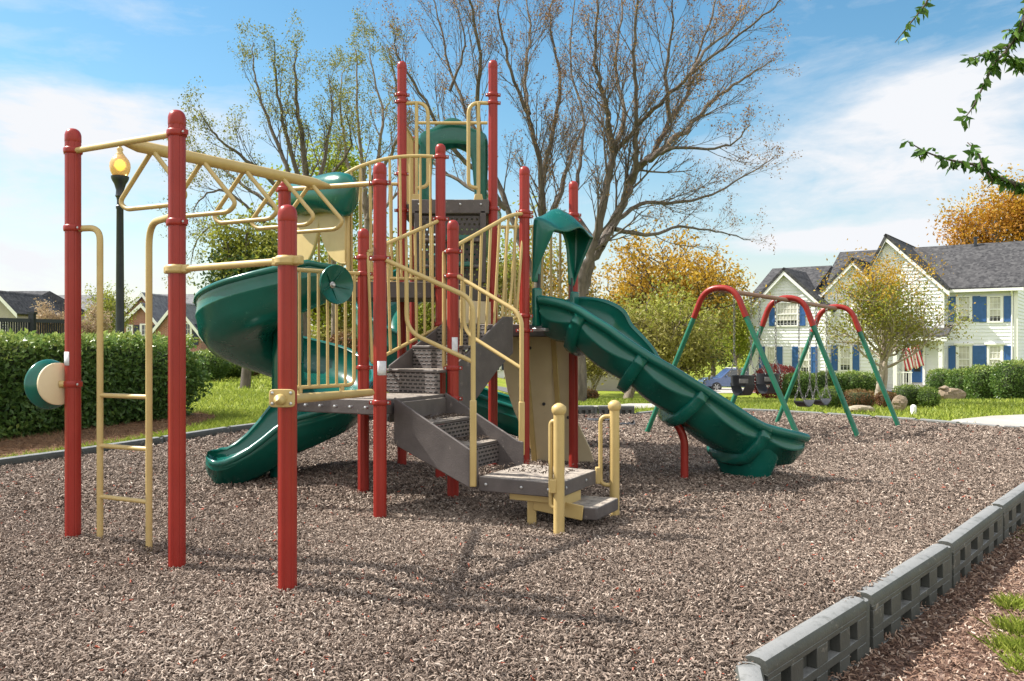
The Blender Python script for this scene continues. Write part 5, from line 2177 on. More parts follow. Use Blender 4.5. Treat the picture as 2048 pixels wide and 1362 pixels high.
walk = [(-1.3, 17.3), (-.6, 17.0), (1.2, 17.1), (2.6, 17.3), (3.6, 18.4), (4.2, 21), (2.9, 21), (2.2, 19.4), (1.0, 18.9), (-.8, 18.8)]
sheet('footpath', walk, 'concrete', .4, .012)
path2 = [(6.85, 13.45), (7.35, 14.15), (8.4, 14.9), (12, 16.2), (22, 18.4), (40, 20), (40, 15), (16, 12.5), (9.4, 11.2), (8.25, 11.95)]
sheet('footpath', path2, 'concrete', .4, .012)
drive = [(2.2, 37), (5.2, 35), (9, 36), (9, 39), (5, 43), (2.0, 50), (-2, 50), (.8, 41)]
sheet('driveway', drive, 'asphalt', .8, .02)
pad = [(9.6, 52), (20, 52), (20, 66), (9.6, 66)]
sheet('driveway', pad, 'concrete', 1.5, .02)
bed = [(p.x, p.y) for p in b_right[:8]] + [(7.4, 9.1), (6.3, 7.9), (5.4, 6.9), (4.5, 5.9), (3.6, 4.6), (3.2, 3.6), (2.6, 2.6), (2.2, 1.2), (1.1, .8)]
sheet('bark_bed', bed, 'bark_bed', .2, .012)
pw, pb, pp2 = np.array(walk), np.array(bed), np.array(path2)
pdv = np.array(drive)


def lawn_ok(x, y):
    return (~inside(x, y)) & (~in_poly(polyS, x, y)) & (~in_poly(pw, x, y)) & (~in_poly(pb, x, y)) & (~in_poly(pp2, x, y)) & (~in_poly(pdv, x, y))


gp = [blades('g', 60000, lambda x, y: lawn_ok(x, y) & (y > 8), -8, -1.5, 8, 16, .075, .005, terrain, seed=5),
      blades('g', 60000, lambda x, y: lawn_ok(x, y), -12, 11, 13, 23, .075, .010, terrain, seed=6),
      blades('g', 40000, lambda x, y: lawn_ok(x, y), -18, 22, 23, 42, .10, .02, terrain, seed=8)]
# tufts outside the right-hand border
tf = [(2.42, 4.08, .13), (2.60, 4.36, .13), (2.33, 3.82, .10), (2.72, 4.22, .16), (2.52, 3.9, .12), (2.84, 4.75, .13)]
rt_ = np.random.default_rng(33)
for i, (x, y, r_) in enumerate(tf):
    gp.append(blades('g', 1500, lambda a, b: np.hypot(a - x, b - y) < r_ * rt_.uniform(.2, 1, len(a)), x - r_, x + r_, y - r_, y + r_, .075, .0028, terrain, .5, seed=50 + i))
v, q, t_ = join(gp)
o = big_mesh('grass', v, q, t_, ['grass_blade'])
tag(o, kind='stuff')


def bed_chips(n, pol, l, w0):
    px = np.array(pol)
    x0, y0 = px.min(0)
    x1, y1 = px.max(0)
    v, q, t = chips(n * 3, 3, 3.2, l, w0, .01, lambda x, y: np.ones(len(x), bool), lambda x, y: x * 0)
    x, y = rng.uniform(x0, x1, n), rng.uniform(y0, y1, n)
    k = in_poly(px, x, y)
    x, y = x[k], y[k]
    m_ = len(x)
    v = v.reshape(-1, 12, 3)[:m_]
    v = v - v.mean(1, keepdims=True) + np.stack([x, y, terrain(x, y) + .02 + rng.uniform(0, .012, m_)], -1)[:, None]
    return v.reshape(-1, 3), q[:m_ * 10], t[:m_ * 10]


M['bark_chip'] = tinted('bark_chip', [(0, (.05, .03, .022)), (.35, (.17, .10, .072)), (.6, (.30, .20, .145)), (.8, (.45, .35, .28)), (1, (.6, .5, .42))], .8, 0, .2)
v, q, t_ = bed_chips(int(150000 * min(1, NCH)), bed, .026, .009)
o = big_mesh('bark_chips', v, q, t_, ['bark_chip'])
tag(o, kind='stuff')
M['straw_chip'] = tinted('straw_chip', [(0, (.07, .035, .02)), (.5, (.22, .12, .065)), (1, (.42, .28, .16))], .8, 0, .2)
v, q, t_ = bed_chips(26000, straw, .13, .004)
o = big_mesh('pine_straw', v, q, t_, ['straw_chip'])
tag(o, kind='stuff')


# ---- rocks and small things on the ground
M['rock'] = painted('rock', (.20, .15, .10), (.34, .26, .185), .9, 4, 1, .03, ((.16, .13, .10), 5, .6))
M['rock_pale'] = painted('rock_pale', (.34, .28, .20), (.46, .39, .29), .9, 4, 1, .03)


def rock(name, label, c, rx, ry, h, mat, seed):
    r_ = random.Random(seed)
    ks = [(V((r_.gauss(0, 1), r_.gauss(0, 1), r_.gauss(0, 1))).normalized(), r_.uniform(.6, .95)) for _ in range(14)]
    mb = MB()
    rings = []
    for i in range(15):
        a = -math.pi / 2 + math.pi * i / 14
        row = []
        for j in range(24):
            b_ = 2 * math.pi * j / 24
            d = V((math.cos(a) * math.cos(b_), math.cos(a) * math.sin(b_), math.sin(a)))
            s = 1
            for k, lim in ks:
                if d.dot(k) * s > lim:
                    s = lim / d.dot(k)
            s *= 1 + r_.gauss(0, .02) + .05 * math.sin(d.x * 7 + seed) * math.sin(d.z * 9 + d.y * 6)
            row.append(V((c[0] + d.x * rx * s, c[1] + d.y * ry * s, c[2] + h * .42 + d.z * s * h * .6)))
        rings.append(row)
    mb.sweep(rings)
    o = mb.build(name, mat, None, 14)
    return tag(o, label, 'rock')


rock('rock', 'flat pale rock lying at the border below the rusty bush', at(1722, 15.9), .26, .18, .13, 'rock_pale', 1)
rock('rock', 'upright rounded brown rock beside the green bush', at(1800, 16.1), .16, .14, .30, 'rock', 2)
rock('boulder', 'big tan boulder in front of the clipped shrubs near the door', at(1901, 33), .62, .4, .52, 'rock', 3)
rock('rock', 'small orange-brown rock sitting on top of the tan boulder', at(1888, 33) + V((0, 0, .42)), .22, .2, .2, 'rock', 4)
q = at(1827, 15.4)
mb = MB()
mb.lathe(q, UP, [(0, .05), (.13, .05), (.15, .045), (.17, .02)], 14)
tag(mb.build('utility_marker', 'white', None, 40), 'short white utility marker standing in the grass by the border', 'marker')
# torn black landscape cloth lying on the mulch
M['cloth'] = painted('cloth', (.012, .013, .016), (.05, .052, .06), .5, 12, .6, .02)
r_ = random.Random(5)
for i, (x, y, sx, sy, lab) in enumerate(((1205, 843, .22, .12, 'torn black landscape cloth showing through the mulch, wider piece left of the handrail post'), (1252, 852, .12, .07, 'scrap of black landscape cloth on the mulch right of the handrail post'))):
    c = G(x, y)
    rows = []
    for a in range(9):
        row = []
        for b in range(7):
            u_, w__ = a / 4 - 1, b / 3 - 1
            row.append(V((c.x + u_ * sx + r_.gauss(0, .02), c.y + w__ * sy * (1 + .3 * math.sin(a)) + r_.gauss(0, .015), .022 + abs(r_.gauss(0, .028)) * (1 - abs(w__) * .6))))
        rows.append(row)
    mb = MB()
    mb.sweep(rows, close=False)
    o = mb.build('landscape_cloth', 'cloth', None, 80)
    o.modifiers.new('s', 'SOLIDIFY').thickness = .004
    tag(o, lab, 'cloth')
# ================================================================== houses, fence, lamp, car, flag
M['siding'] = painted('white_siding', (.72, .735, .76), (.78, .795, .82), .6, 2, .1, .004)
M['siding_grey'] = painted('grey_siding', (.33, .30, .26), (.38, .345, .30), .7, 2, .1, .004)
M['shutter'] = painted('blue_shutter', (.025, .095, .27), (.038, .12, .33), .45, 6, .1)
M['navy'] = painted('navy_shutter', (.012, .018, .045), (.02, .03, .065), .5, 6, .1)
M['shingle'] = litter('shingle', [(.25, (.028, .028, .031)), (.5, (.062, .061, .064)), (.8, (.11, .108, .11))], 3.2, .02)
M['shingle_pale'] = litter('shingle_pale', [(.25, (.10, .10, .105)), (.5, (.16, .16, .165)), (.8, (.22, .22, .22))], 2.2, .02)
M['curtain'] = painted('curtain', (.42, .41, .36), (.62, .60, .54), .8, 3, .2)


def brick_mat():
    m, nt, b = new_mat('brick')
    tc = N(nt, 'ShaderNodeTexCoord')
    sp_ = N(nt, 'ShaderNodeSeparateXYZ')
    L(nt, tc.outputs['Object'], sp_.inputs[0])
    ad = N(nt, 'ShaderNodeMath', operation='ADD')
    L(nt, sp_.outputs['X'], ad.inputs[0])
    L(nt, sp_.outputs['Y'], ad.inputs[1])
    cb_ = N(nt, 'ShaderNodeCombineXYZ')
    L(nt, ad.outputs[0], cb_.inputs[0])
    L(nt, sp_.outputs['Z'], cb_.inputs[1])
    br = N(nt, 'ShaderNodeTexBrick')
    br.inputs['Scale'].default_value = 1
    br.inputs['Brick Width'].default_value = .22
    br.inputs['Row Height'].default_value = .075
    br.inputs['Mortar Size'].default_value = .01
    br.inputs['Color1'].default_value = (.25, .065, .045, 1)
    br.inputs['Color2'].default_value = (.36, .12, .08, 1)
    br.inputs['Mortar'].default_value = (.42, .36, .32, 1)
    L(nt, cb_.outputs[0], br.inputs['Vector'])
    L(nt, br.outputs['Color'], b.inputs['Base Color'])
    b.inputs['Roughness'].default_value = .9
    return m


M['brick'] = brick_mat()
gl, nt_, b_ = new_mat('window_glass')
b_.inputs['Base Color'].default_value = (.035, .04, .045, 1)
b_.inputs['Roughness'].default_value = .06
b_.inputs['Specular IOR Level'].default_value = .8
M['glass'] = gl


def lap_wall(mb, o, u, n, ext, z0, z1, lap=.20):
    """horizontal lap siding: tilted boards between heights; ext(z) gives the run (from, to) along u"""
    z = z0
    while z < z1 - 1e-4:
        zt = min(z + lap, z1)
        a0, a1 = ext(z)
        b0_, b1_ = ext(zt)
        a0, a1 = max(a0, -999), a1
        lo, hi = n * .036, n * .0
        p = [o + u * a0 + UP * z + lo, o + u * a1 + UP * z + lo, o + u * b1_ + UP * zt + hi, o + u * b0_ + UP * zt + hi]
        mb.add(p, [(0, 1, 2, 3)])
        mb.add([o + u * a0 + UP * z + lo, o + u * a1 + UP * z + lo, o + u * a1 + UP * z, o + u * a0 + UP * z], [(3, 2, 1, 0)])
        z = zt


def window(parent, c, u, n, w, h, cols=3, rows=4, shutters=None, curtain=True, trim=.09):
    """sash window: frame, glass, muntins in the frame mesh, optional pair of shutters"""
    mb = MB()
    f = .055
    for s in (-1, 1):
        mb.box(c + u * s * (w / 2 + trim / 2) + n * .03, trim, .07, h + 2 * trim, (u, n, UP))
        mb.box(c + UP * s * (h / 2 + trim / 2) + n * .031, w, .066, trim, (u, n, UP))
        mb.box(c + u * s * (w / 2 - f / 2) + n * .025, f, .04, h, (u, n, UP))
    mb.box(c + n * .028, w - 2 * f, .045, .06, (u, n, UP))
    for i in range(1, cols):
        mb.box(c + u * (-w / 2 + w * i / cols) + n * .024, .022, .02, h - .02, (u, n, UP))
    for j in range(1, rows):
        if j * 2 != rows:
            mb.box(c + UP * (-h / 2 + h * j / rows) + n * .024, w - 2 * f, .018, .022, (u, n, UP))
    o = mb.build('window', 'white', parent, 40)
    mb = MB()
    mb.box(c + n * .008, w, .012, h, (u, n, UP))
    mb.build('pane', 'glass', o, 40)
    if curtain:
        mb = MB()
        mb.box(c + n * .0155 + UP * (h * .09), w * .9, .002, h * .78, (u, n, UP))
        mb.build('blind', 'curtain', o, 40)
    if shutters:
        sw = shutters
        for s in (-1, 1):
            mb = MB()
            q = c + u * s * (w / 2 + trim + sw / 2 + .03) + n * .035
            mb.box(q, sw, .03, h + .1, (u, n, UP))
            for k in (-1, 1):
                for e in (-1, 1):
                    mb.box(q + u * e * (sw / 2 - .03) + UP * k * h * .25 + n * .02, .06, .02, h * .5, (u, n, UP))
                mb.box(q + UP * k * (h / 2) + n * .0205, sw - .12, .02, .09, (u, n, UP))
            mb.box(q + n * .0205, sw - .12, .02, .1, (u, n, UP))
            mb.build('shutter', 'shutter', o, 40)
    return o


def roof_plane(mb, pts, th=.16):
    n_ = (pts[1] - pts[0]).cross(pts[2] - pts[0]).normalized()
    if n_.z < 0:
        n_ = -n_
    mb.slab(pts, -n_ * th)


def rake(mb, a, b, n, w=.26, th=.08):
    """white rake board hanging below a gable edge"""
    mb.slab([a, b, b - UP * w, a - UP * w], n * th)


# ---- the white house on the right, its front turned a little to the left
HO = D(1660, Y0, 50)
HO.z = 0
ha = R(36)
U, BB = V((math.cos(ha), -math.sin(ha), 0)), V((math.sin(ha), math.cos(ha), 0))
NN = -BB
AXW = (U, BB, UP)


def HL(x, y, b):
    """run along the front and height of a pixel on the plane b metres behind the front"""
    r_ = V(((x - 1024) / F, 1, (Y0 - y) / F))
    t_ = (b + HO.dot(BB)) / r_.dot(BB)
    p = r_ * t_ + V((0, 0, H))
    return (p - HO).dot(U), p.z


def HW(a, b, z):
    return HO + U * a + BB * b + UP * z


house = thing('white_house', 'two-storey white siding house with blue shutters and dark gabled roofs', 'house', HW(3, 4, -1.9))
ZB_ = -1.9


def gable_wing(b, x_l, x_r, x_tip, y_tip, y_eave, depth, ov=.38):
    """front wall with gable on the plane b, from picture columns, its roof running back"""
    l, ze = HL(x_l, y_eave, b)
    r_, _ = HL(x_r, y_eave, b)
    tp, zt = HL(x_tip, y_tip, b)
    mb = MB()

    def ext(z):
        if z <= ze:
            return (l, r_)
        k = (z - ze) / (zt - ze)
        return (lerp(l, tp, k), lerp(r_, tp, k))
    lap_wall(mb, HW(0, b, 0), U, NN, ext, ZB_, zt - .02)
    lap_wall(mb, HW(r_, b, 0), BB, U, lambda z: (0, depth), ZB_, ze)
    lap_wall(mb, HW(l, b + depth, 0), -BB, -U, lambda z: (0, depth), ZB_, ze)
    wl = mb.build('wall', 'siding', house, 20)
    for x in (l, r_):
        tb_ = MB()
        tb_.box(HW(x, b - .03, (ZB_ + ze) / 2), .14, .07, ze - ZB_, AXW)
        tb_.build('corner_board', 'white', wl, 40)
    rf, rb = MB(), MB()
    for e, s in ((l, -1), (r_, 1)):
        k = ov / abs(e - tp)
        ex, ez = e + s * ov, ze - (zt - ze) * k
        roof_plane(rf, [HW(tp, b - ov, zt + .14), HW(ex, b - ov, ez + .14), HW(ex, b + depth, ez + .14), HW(tp, b + depth, zt + .14)])
        rake(rb, HW(tp, b - ov + .02, zt - .02), HW(ex, b - ov + .02, ez - .02), BB * .06, .30)
        rb.slab([HW(tp, b - ov + .09, zt - .06), HW(ex, b - ov + .09, ez - .06), HW(ex, b, ez - .06), HW(tp, b, zt - .06)], (0, 0, -.03))
    ro = rf.build('roof', 'shingle', house, 20)
    rb.build('rake_board', 'white', ro, 40)
    return wl


gable_wing(0, 1501, 1652, 1571, 540, 616, 9)
gable_wing(.9, 1652, 1757, 1709, 520, 578, 8)
w2_ = gable_wing(1.7, 1722, 1886, 1774, 473, 575, 9)
a_, z_ = HL(1780, 505, 1.7)
q = HW(a_, 1.7, z_)
mb = MB()
mb.lathe(q + NN * .01, NN, [(0, .42), (.06, .42), (.07, .36), (.04, .30), (.04, .001)], 28)
for z in (-.2, -.1, 0, .1, .2):
    mb.box(q + NN * .06 + UP * z, .56 * math.sqrt(max(.1, 1 - (z / .3) ** 2)), .03, .04, AXW)
mb.build('gable_vent', 'white', w2_, 40)
# main body to the right with its long front slope
MBK = 2.4
l, ze = HL(1878, 579, MBK)
r_, _ = HL(2032, 577, MBK)
mb = MB()
lap_wall(mb, HW(0, MBK, 0), U, NN, lambda z: (l, r_), ZB_, ze)
zr = HL(2040, 486, MBK + 4.5)[1]


def gext(z):
    if z <= ze:
        return (0, 9)
    k = (z - ze) / (zr - ze)
    return (4.5 * k, 9 - 4.5 * k)


lap_wall(mb, HW(r_, MBK, 0), BB, U, gext, ZB_, zr - .05)
wm = mb.build('wall', 'siding', house, 20)
mb = MB()
mb.box(HW(r_, MBK - .03, (ZB_ + ze) / 2), .18, .08, ze - ZB_, AXW)
mb.build('corner_board', 'white', wm, 40)
rf = MB()
lf_ = HL(1640, 560, MBK)[0]
roof_plane(rf, [HW(lf_, MBK + 4.5, zr + .12), HW(r_ + .4, MBK + 4.5, zr + .12), HW(r_ + .4, MBK - .45, ze + .02), HW(lf_, MBK - .45, ze + .02)])
roof_plane(rf, [HW(lf_, MBK + 4.5, zr + .12), HW(r_ + .4, MBK + 4.5, zr + .12), HW(r_ + .4, MBK + 9.4, ze + .02), HW(lf_, MBK + 9.4, ze + .02)])
# lower rear ridge seen between the two left gables
za = HL(1640, 532, 5)[1]
roof_plane(rf, [HW(HL(1545, 540, 5)[0], 5, za), HW(lf_, 5, za), HW(lf_, .6, HL(1640, 590, .6)[1]), HW(HL(1545, 540, 5)[0], .6, HL(1640, 590, .6)[1])])
ro = rf.build('roof', 'shingle', house, 20)
mb = MB()
lg = HL(1893, 579, MBK)[0]
mb.box(HW((lg + r_) / 2 + .1, MBK - .44, ze - .14), r_ - lg + .6, .14, .16, AXW)
mb.build('gutter', 'white', ro, 40)
mb = MB()
mb.tube([HW(r_ - .18, MBK - .40, ze - .2), HW(r_ - .18, MBK - .10, ze - .5), HW(r_ - .18, MBK - .10, ZB_ + .3)], .045, 8)
mb.build('downpipe', 'white', ro, 40)
mb = MB()
rake(mb, HW(r_ + .42, MBK + 4.5, zr + .05), HW(r_ + .42, MBK - .45, ze), U * .05, .3)
mb.build('rake_board', 'white', ro, 40)
mb = MB()
va = HL(1951, 492, MBK + 4.2)[0]
mb.lathe(HW(va, MBK + 4.2, zr - .3), UP, [(0, .09), (.7, .09), (.72, .12), (.8, .12)], 12)
mb.build('vent_pipe', 'black_metal', ro, 40)


def win_px(x0, x1, y0, y1, b, cols=3, rows=4, sh=None, cur=True):
    a0, z0 = HL(x0, y0, b)
    a1, z1 = HL(x1, y1, b)
    return window(house, HW((a0 + a1) / 2, b, (z0 + z1) / 2) + NN * .02, U, NN, a1 - a0, z0 - z1, cols, rows, sh, cur)


win_px(1554, 1596, 607, 650, 0, 6, 4, .34)
win_px(1534, 1550, 695, 746, 0, 3, 4, .36)
win_px(1601, 1619, 695, 746, 0, 3, 4, .36)
win_px(1680, 1702, 692, 740, .9, 3, 4, .36)
win_px(1722, 1740, 604, 645, 1.7, 3, 4, .36)
win_px(1735, 1752, 692, 740, 1.7, 3, 4, .30)
for x0, x1 in ((1916, 1941), (1978, 2003)):
    win_px(x0, x1, 595, 642, MBK, 3, 4, .36)
    win_px(x0, x1, 693, 744, MBK, 3, 4, .36)
mb = MB()
for x in (1928, 1990):
    a_, z_ = HL(x, 688, MBK)
    mb.box(HW(a_, MBK - .08, z_), 1.0, .16, .12, AXW)
mb.build('window_head', 'white', house, 40, .02)
# door, sidelight, porch, foundation, porch roof
DB = 1.62
a0, z0 = HL(1824, 700, DB)
a1, z1 = HL(1846, 765, DB)
am, zm_ = (a0 + a1) / 2, (z0 + z1) / 2
mb = MB()
mb.box(HW(am, DB - .04, zm_), a1 - a0, .06, z0 - z1, AXW)
dr = mb.build('door', 'shutter', house, 40)
mb = MB()
mb.box(HW(am, DB - .08, zm_ + .25), (a1 - a0) * .62, .03, (z0 - z1) * .6, AXW)
mb.build('door_glass', 'glass', dr, 40)
mb = MB()
for x in (a0 - .06, a1 + .06, a0 - .44):
    mb.box(HW(x, DB - .07, zm_), .12, .12, z0 - z1 + .24, AXW)
mb.box(HW(am - .2, DB - .07, z0 + .19), a1 - a0 + .66, .13, .14, AXW)
mb.build('door_frame', 'white', dr, 40)
mb = MB()
mb.box(HW(a0 - .25, DB - .05, zm_), .26, .05, z0 - z1, AXW)
mb.build('sidelight', 'glass', dr, 40)
p0, p1 = HL(1788, 0, .9)[0], HL(1890, 0, .9)[0]
zp = HL(1838, 780, .9)[1]
mb = MB()
mb.box(HW((p0 + p1) / 2, 1.25, (ZB_ + zp) / 2), p1 - p0, 1.9, zp - ZB_, AXW)
mb.build('porch', 'brick', house, 40)
mb = MB()
zpr = HL(1838, 676, .6)[1]
for x in (p0 + .15, p1 - .15):
    mb.box(HW(x, .5, (zp + zpr) / 2), .2, .2, zpr - zp, AXW)
mb.build('porch_post', 'white', house, 40)
mb = MB()
mb.slab([HW(p0 - .2, .25, zpr), HW(p1 + .2, .25, zpr), HW(p1 + .2, 2.2, zpr + .65), HW(p0 - .2, 2.2, zpr + .65)], UP * .12)
mb.build('porch_roof', 'shingle', house, 40)
mb = MB()
mb.box(HW((p0 + p1) / 2, .27, zpr - .06), p1 - p0 + .4, .1, .22, AXW)
mb.build('porch_beam', 'white', house, 40)
for x0, x1, b in ((1501, 1652, -.03), (1652, 1788, .87), (1890, 2032, MBK - .03)):
    mb = MB()
    e0, e1 = HL(x0, 0, b)[0], HL(x1, 0, b)[0]
    mb.box(HW((e0 + e1) / 2, b, ZB_ + .2), e1 - e0, .1, .55, AXW)
    mb.build('foundation', 'brick', house, 40)
mb = MB()
for x in np.linspace(p0 + .3, p0 + 1.0, 6):
    mb.box(HW(x, .5, zp + .5), .03, .03, 1.0, AXW)
mb.box(HW(p0 + .65, .5, zp + 1.0), .8, .05, .05, AXW)
mb.build('porch_railing', 'white', house, 40)
U, NN = V((1, 0, 0)), V((0, -1, 0))
# flag on its short pole
M['flag_red'] = painted('flag_red', (.42, .03, .04), (.5, .05, .06), .8, 5, .1)
M['flag_white'] = painted('flag_white', (.72, .68, .64), (.8, .77, .73), .8, 5, .1)
M['flag_blue'] = painted('flag_blue', (.02, .03, .12), (.03, .045, .16), .8, 5, .1)
fl0 = D(1822, 700, 44)
flag = thing('flag', 'red and white striped flag hanging from a short pole by the front door', 'flag', fl0)
mb = MB()
mb.tube([D(1838, 690, 46.8), D(1820, 698, 44.0)], .02, 8)
mb.build('pole', 'white', flag, 40)
mb = MB()
W_, H_ = 1.35, 1.15
for i in range(13):
    mb.k = i % 2
    rows = []
    for j in range(9):
        v_ = j / 8
        row = []
        for k in (0, 1):
            u_ = (i + k) / 13
            x = fl0.x - .05 + (u_ - .35) * W_ * .85 + .22 * v_
            y = 44.0 + .12 * math.sin(u_ * 9 + v_ * 2) + .6 * u_
            z = fl0.z + .10 + .18 * u_ - H_ * v_ * (1 + .06 * math.sin(u_ * 12))
            row.append(V((x, y, z)))
        rows.append(row)
    mb.sweep(rows, close=False)
o = mb.build('cloth', ['flag_red', 'flag_white'], flag, 80)
o.modifiers.new('s', 'SOLIDIFY').thickness = .006
# blue pot
q = at(1776, 30)
mb = MB()
M['pot'] = painted('pot_glaze', (.015, .05, .14), (.03, .08, .2), .2, 6, .1)
mb.lathe(q, UP, [(0, .14), (.02, .16), (.25, .22), (.34, .23), (.36, .25), (.40, .25), (.40, .21), (.34, .20), (.33, .001)], 20)
tag(mb.build('flower_pot', 'pot', None, 50), 'blue glazed pot beside the pale forked trunk', 'pot')


# ---- simple houses at the left and in the middle distance
def plain_house(name, label, d, xl, xr, y_eave, y_ridge, walls, roofm, gables=(), depth=10, zb_=0., hip=.35, wins=(), shut='navy'):
    l, r_ = D(xl, y_eave, d), D(xr, y_eave, d)
    o = thing(name, label, 'house', ((l.x + r_.x) / 2, d, zb_))
    mb = MB()
    mb.box(V(((l.x + r_.x) / 2, d + depth / 2, (zb_ + l.z) / 2)), r_.x - l.x, depth, l.z - zb_)
    mb.build('wall', walls, o, 40)
    zr = D(0, y_ridge, d + depth / 2).z
    ov = .4
    a = [V((l.x - ov, d - ov, l.z)), V((r_.x + ov, d - ov, l.z)), V((r_.x + ov, d + depth + ov, l.z)), V((l.x - ov, d + depth + ov, l.z))]
    hx_ = (r_.x - l.x) * hip
    t0, t1 = V((l.x + hx_, d + depth / 2, zr)), V((r_.x - hx_, d + depth / 2, zr))
    mb = MB()
    mb.add(a + [t0, t1], [(0, 1, 5, 4), (1, 2, 5), (2, 3, 4, 5), (3, 0, 4), (3, 2, 1, 0)])
    rf_ = mb.build('roof', roofm, o, 10)
    mb = MB()
    mb.box(V(((l.x + r_.x) / 2, d - ov + .02, l.z - .12)), r_.x - l.x + 2 * ov, .12, .22)
    mb.build('fascia', 'white', rf_, 40)
    for gd, gl_, gr, gt, yt, ye, gm in gables:
        L_, R_, T_ = D(gl_, ye, gd), D(gr, ye, gd), D(gt, yt, gd)
        mb = MB()
        mb.slab([V((L_.x, gd, zb_)), V((R_.x, gd, zb_)), R_, T_, L_], (0, 5, 0))
        gw = mb.build('gable_wall', gm, o, 20)
        mb = MB()
        for e, s in ((L_, -1), (R_, 1)):
            dirv = (e - T_).normalized()
            ee = e + dirv * .4
            roof_plane(mb, [V((T_.x, gd - .35, T_.z + .12)), V((ee.x, gd - .35, ee.z + .12)), V((ee.x, gd + 6, ee.z + .12)), V((T_.x, gd + 6, T_.z + .12))])
        gr_ = mb.build('gable_roof', roofm, o, 20)
        mb = MB()
        for e in (L_, R_):
            ee = e + (e - T_).normalized() * .4
            rake(mb, V((T_.x, gd - .37, T_.z + .10)), V((ee.x, gd - .37, ee.z + .10)), V((0, .08, 0)), .30)
        mb.build('rake_board', 'white', gr_, 40)
    for (x0, x1, y0, y1, dp, sh) in wins:
        p0, p1 = D(x0, y0, dp), D(x1, y1, dp)
        w_ = window(o, V(((p0.x + p1.x) / 2, dp, (p0.z + p1.z) / 2)) + NN * .02, U, NN, p1.x - p0.x, p0.z - p1.z, 2, 4, None, False)
        if sh:
            mb = MB()
            for s in (-1, 1):
                mb.box(V(((p0.x + p1.x) / 2 + s * ((p1.x - p0.x) / 2 + .32), dp - .05, (p0.z + p1.z) / 2)), .36, .05, p0.z - p1.z)
            mb.build('shutter', shut, w_, 40)
    return o


plain_house('brick_house', 'red brick house with white gable trim and navy shutters beyond the hedge', 62, 200, 432, 640, 588, 'brick', 'shingle_pale',
            gables=[(60.5, 232, 328, 288, 588, 646, 'brick'), (59, 244, 318, 286, 609, 648, 'brick'), (57, 304, 402, 353, 607, 668, 'brick')], hip=.2,
            wins=[(216, 230, 652, 684, 62, False), (256, 264, 652, 690, 59, False), (283, 296, 650, 690, 59, True), (370, 382, 648, 690, 57, True)])
plain_house('grey_house', 'low house with a broad grey hipped roof behind the black fence', 70, 28, 175, 640, 590, 'siding_grey', 'shingle_pale', hip=.12, wins=[(60, 80, 650, 680, 70, False)])
plain_house('gabled_house', 'dark grey gable end cut by the left picture edge', 58, -70, 22, 618, 582, 'siding_grey', 'shingle', hip=.02, gables=[(56.5, -40, 32, -4, 584, 622, 'siding_grey')], wins=[(2, 14, 640, 660, 56.5, False)])
plain_house('tan_house', 'plain tan-grey house beyond the driveway under the wavy slide', 56, 1120, 1345, 690, 640, 'siding_grey', 'shingle', zb_=-2.2, hip=.1, wins=[(1233, 1241, 734, 754, 56, False), (1300, 1308, 734, 754, 56, False)])
plain_house('porch_house', 'white house with porch steps seen under the upper stair', 64, 900, 1040, 700, 640, 'siding', 'shingle', zb_=-1.9, hip=.2, wins=[(990, 1000, 715, 740, 64, True), (930, 944, 715, 740, 64, True)])

# ---- black picket fence on the left
f0, f1 = D(-30, 655, 19), D(150, 655, 21)
fen = thing('picket_fence', 'black metal picket fence on the rise behind the hedge', 'fence', (f0.x, f0.y, 0))
for t_ in np.linspace(0, 1, 9):
    q = lerp(V((f0.x, f0.y, 0)), V((f1.x, f1.y, 0)), t_)
    if abs(t_ * 8 - round(t_ * 8)) < .01 and round(t_ * 8) % 4 == 0 or abs(t_ - .5) < .01:
        mb = MB()
        mb.box(q + UP * .98, .12, .12, 1.96)
        mb.box(q + UP * 1.98, .16, .16, .05)
        mb.build('post', 'black_metal', fen, 40)
a, b = V((f0.x, f0.y, 0)), V((f1.x, f1.y, 0))
mb = MB()
for z in (1.80, 1.25):
    mb.bar(a + UP * z, b + UP * z, .05, .09)
mb.build('rail', 'black_metal', fen, 40)
mb = MB()
nn = 38
for k in range(nn):
    q = lerp(a, b, (k + .5) / nn)
    mb.box(q + UP * 1.40, .028, .028, .80)
mb.build('picket_panel', 'black_metal', fen, 40)

# ---- lamp post
lq = D(240, 660, 16)
lamp = thing('lamp_post', 'black lamp post with a glowing amber acorn globe rising behind the hedge', 'lamp post', (lq.x, 16, 0))
s = F / 16
zg = zat(353, s)
mb = MB()
mb.lathe((lq.x, 16, 0), UP, [(0, .14), (.25, .14), (.3, .10), (.6, .085), (1.2, .078), (zg - .62, .062), (zg - .6, .072), (zg - .56, .072), (zg - .54, .055), (zg - .45, .055), (zg - .40, .065)], 20)
mb.build('pole', 'black_metal', lamp, 40)
mb = MB()
mb.lathe((lq.x, 16, zg - .40), UP, [(0, .065), (.03, .085), (.06, .075), (.14, .07), (.26, .105), (.32, .14), (.36, .155), (.40, .16), (.41, .13)], 24)
mb.build('fitter', 'black_metal', lamp, 40)
gm, nt_, b_ = new_mat('globe')
b_.inputs['Base Color'].default_value = (.66, .46, .19, 1)
b_.inputs['Roughness'].default_value = .25
b_.inputs['Transmission Weight'].default_value = .35
b_.inputs['Emission Color'].default_value = (1, .55, .12, 1)
b_.inputs['Emission Strength'].default_value = .03
M['globe'] = gm
mb = MB()
mb.lathe((lq.x, 16, zg), UP, [(0, .115), (.03, .14), (.10, .172), (.18, .185), (.25, .18), (.32, .15), (.37, .11), (.40, .085), (.41, .06), (.40, .002)], 28)
go = mb.build('globe', 'globe', lamp, 60)
mb = MB()
mb.lathe((lq.x, 16, zg + .385), UP, [(0, .08), (.02, .085), (.05, .06), (.09, .045), (.12, .06), (.15, .045), (.2, .015), (.215, .002)], 20)
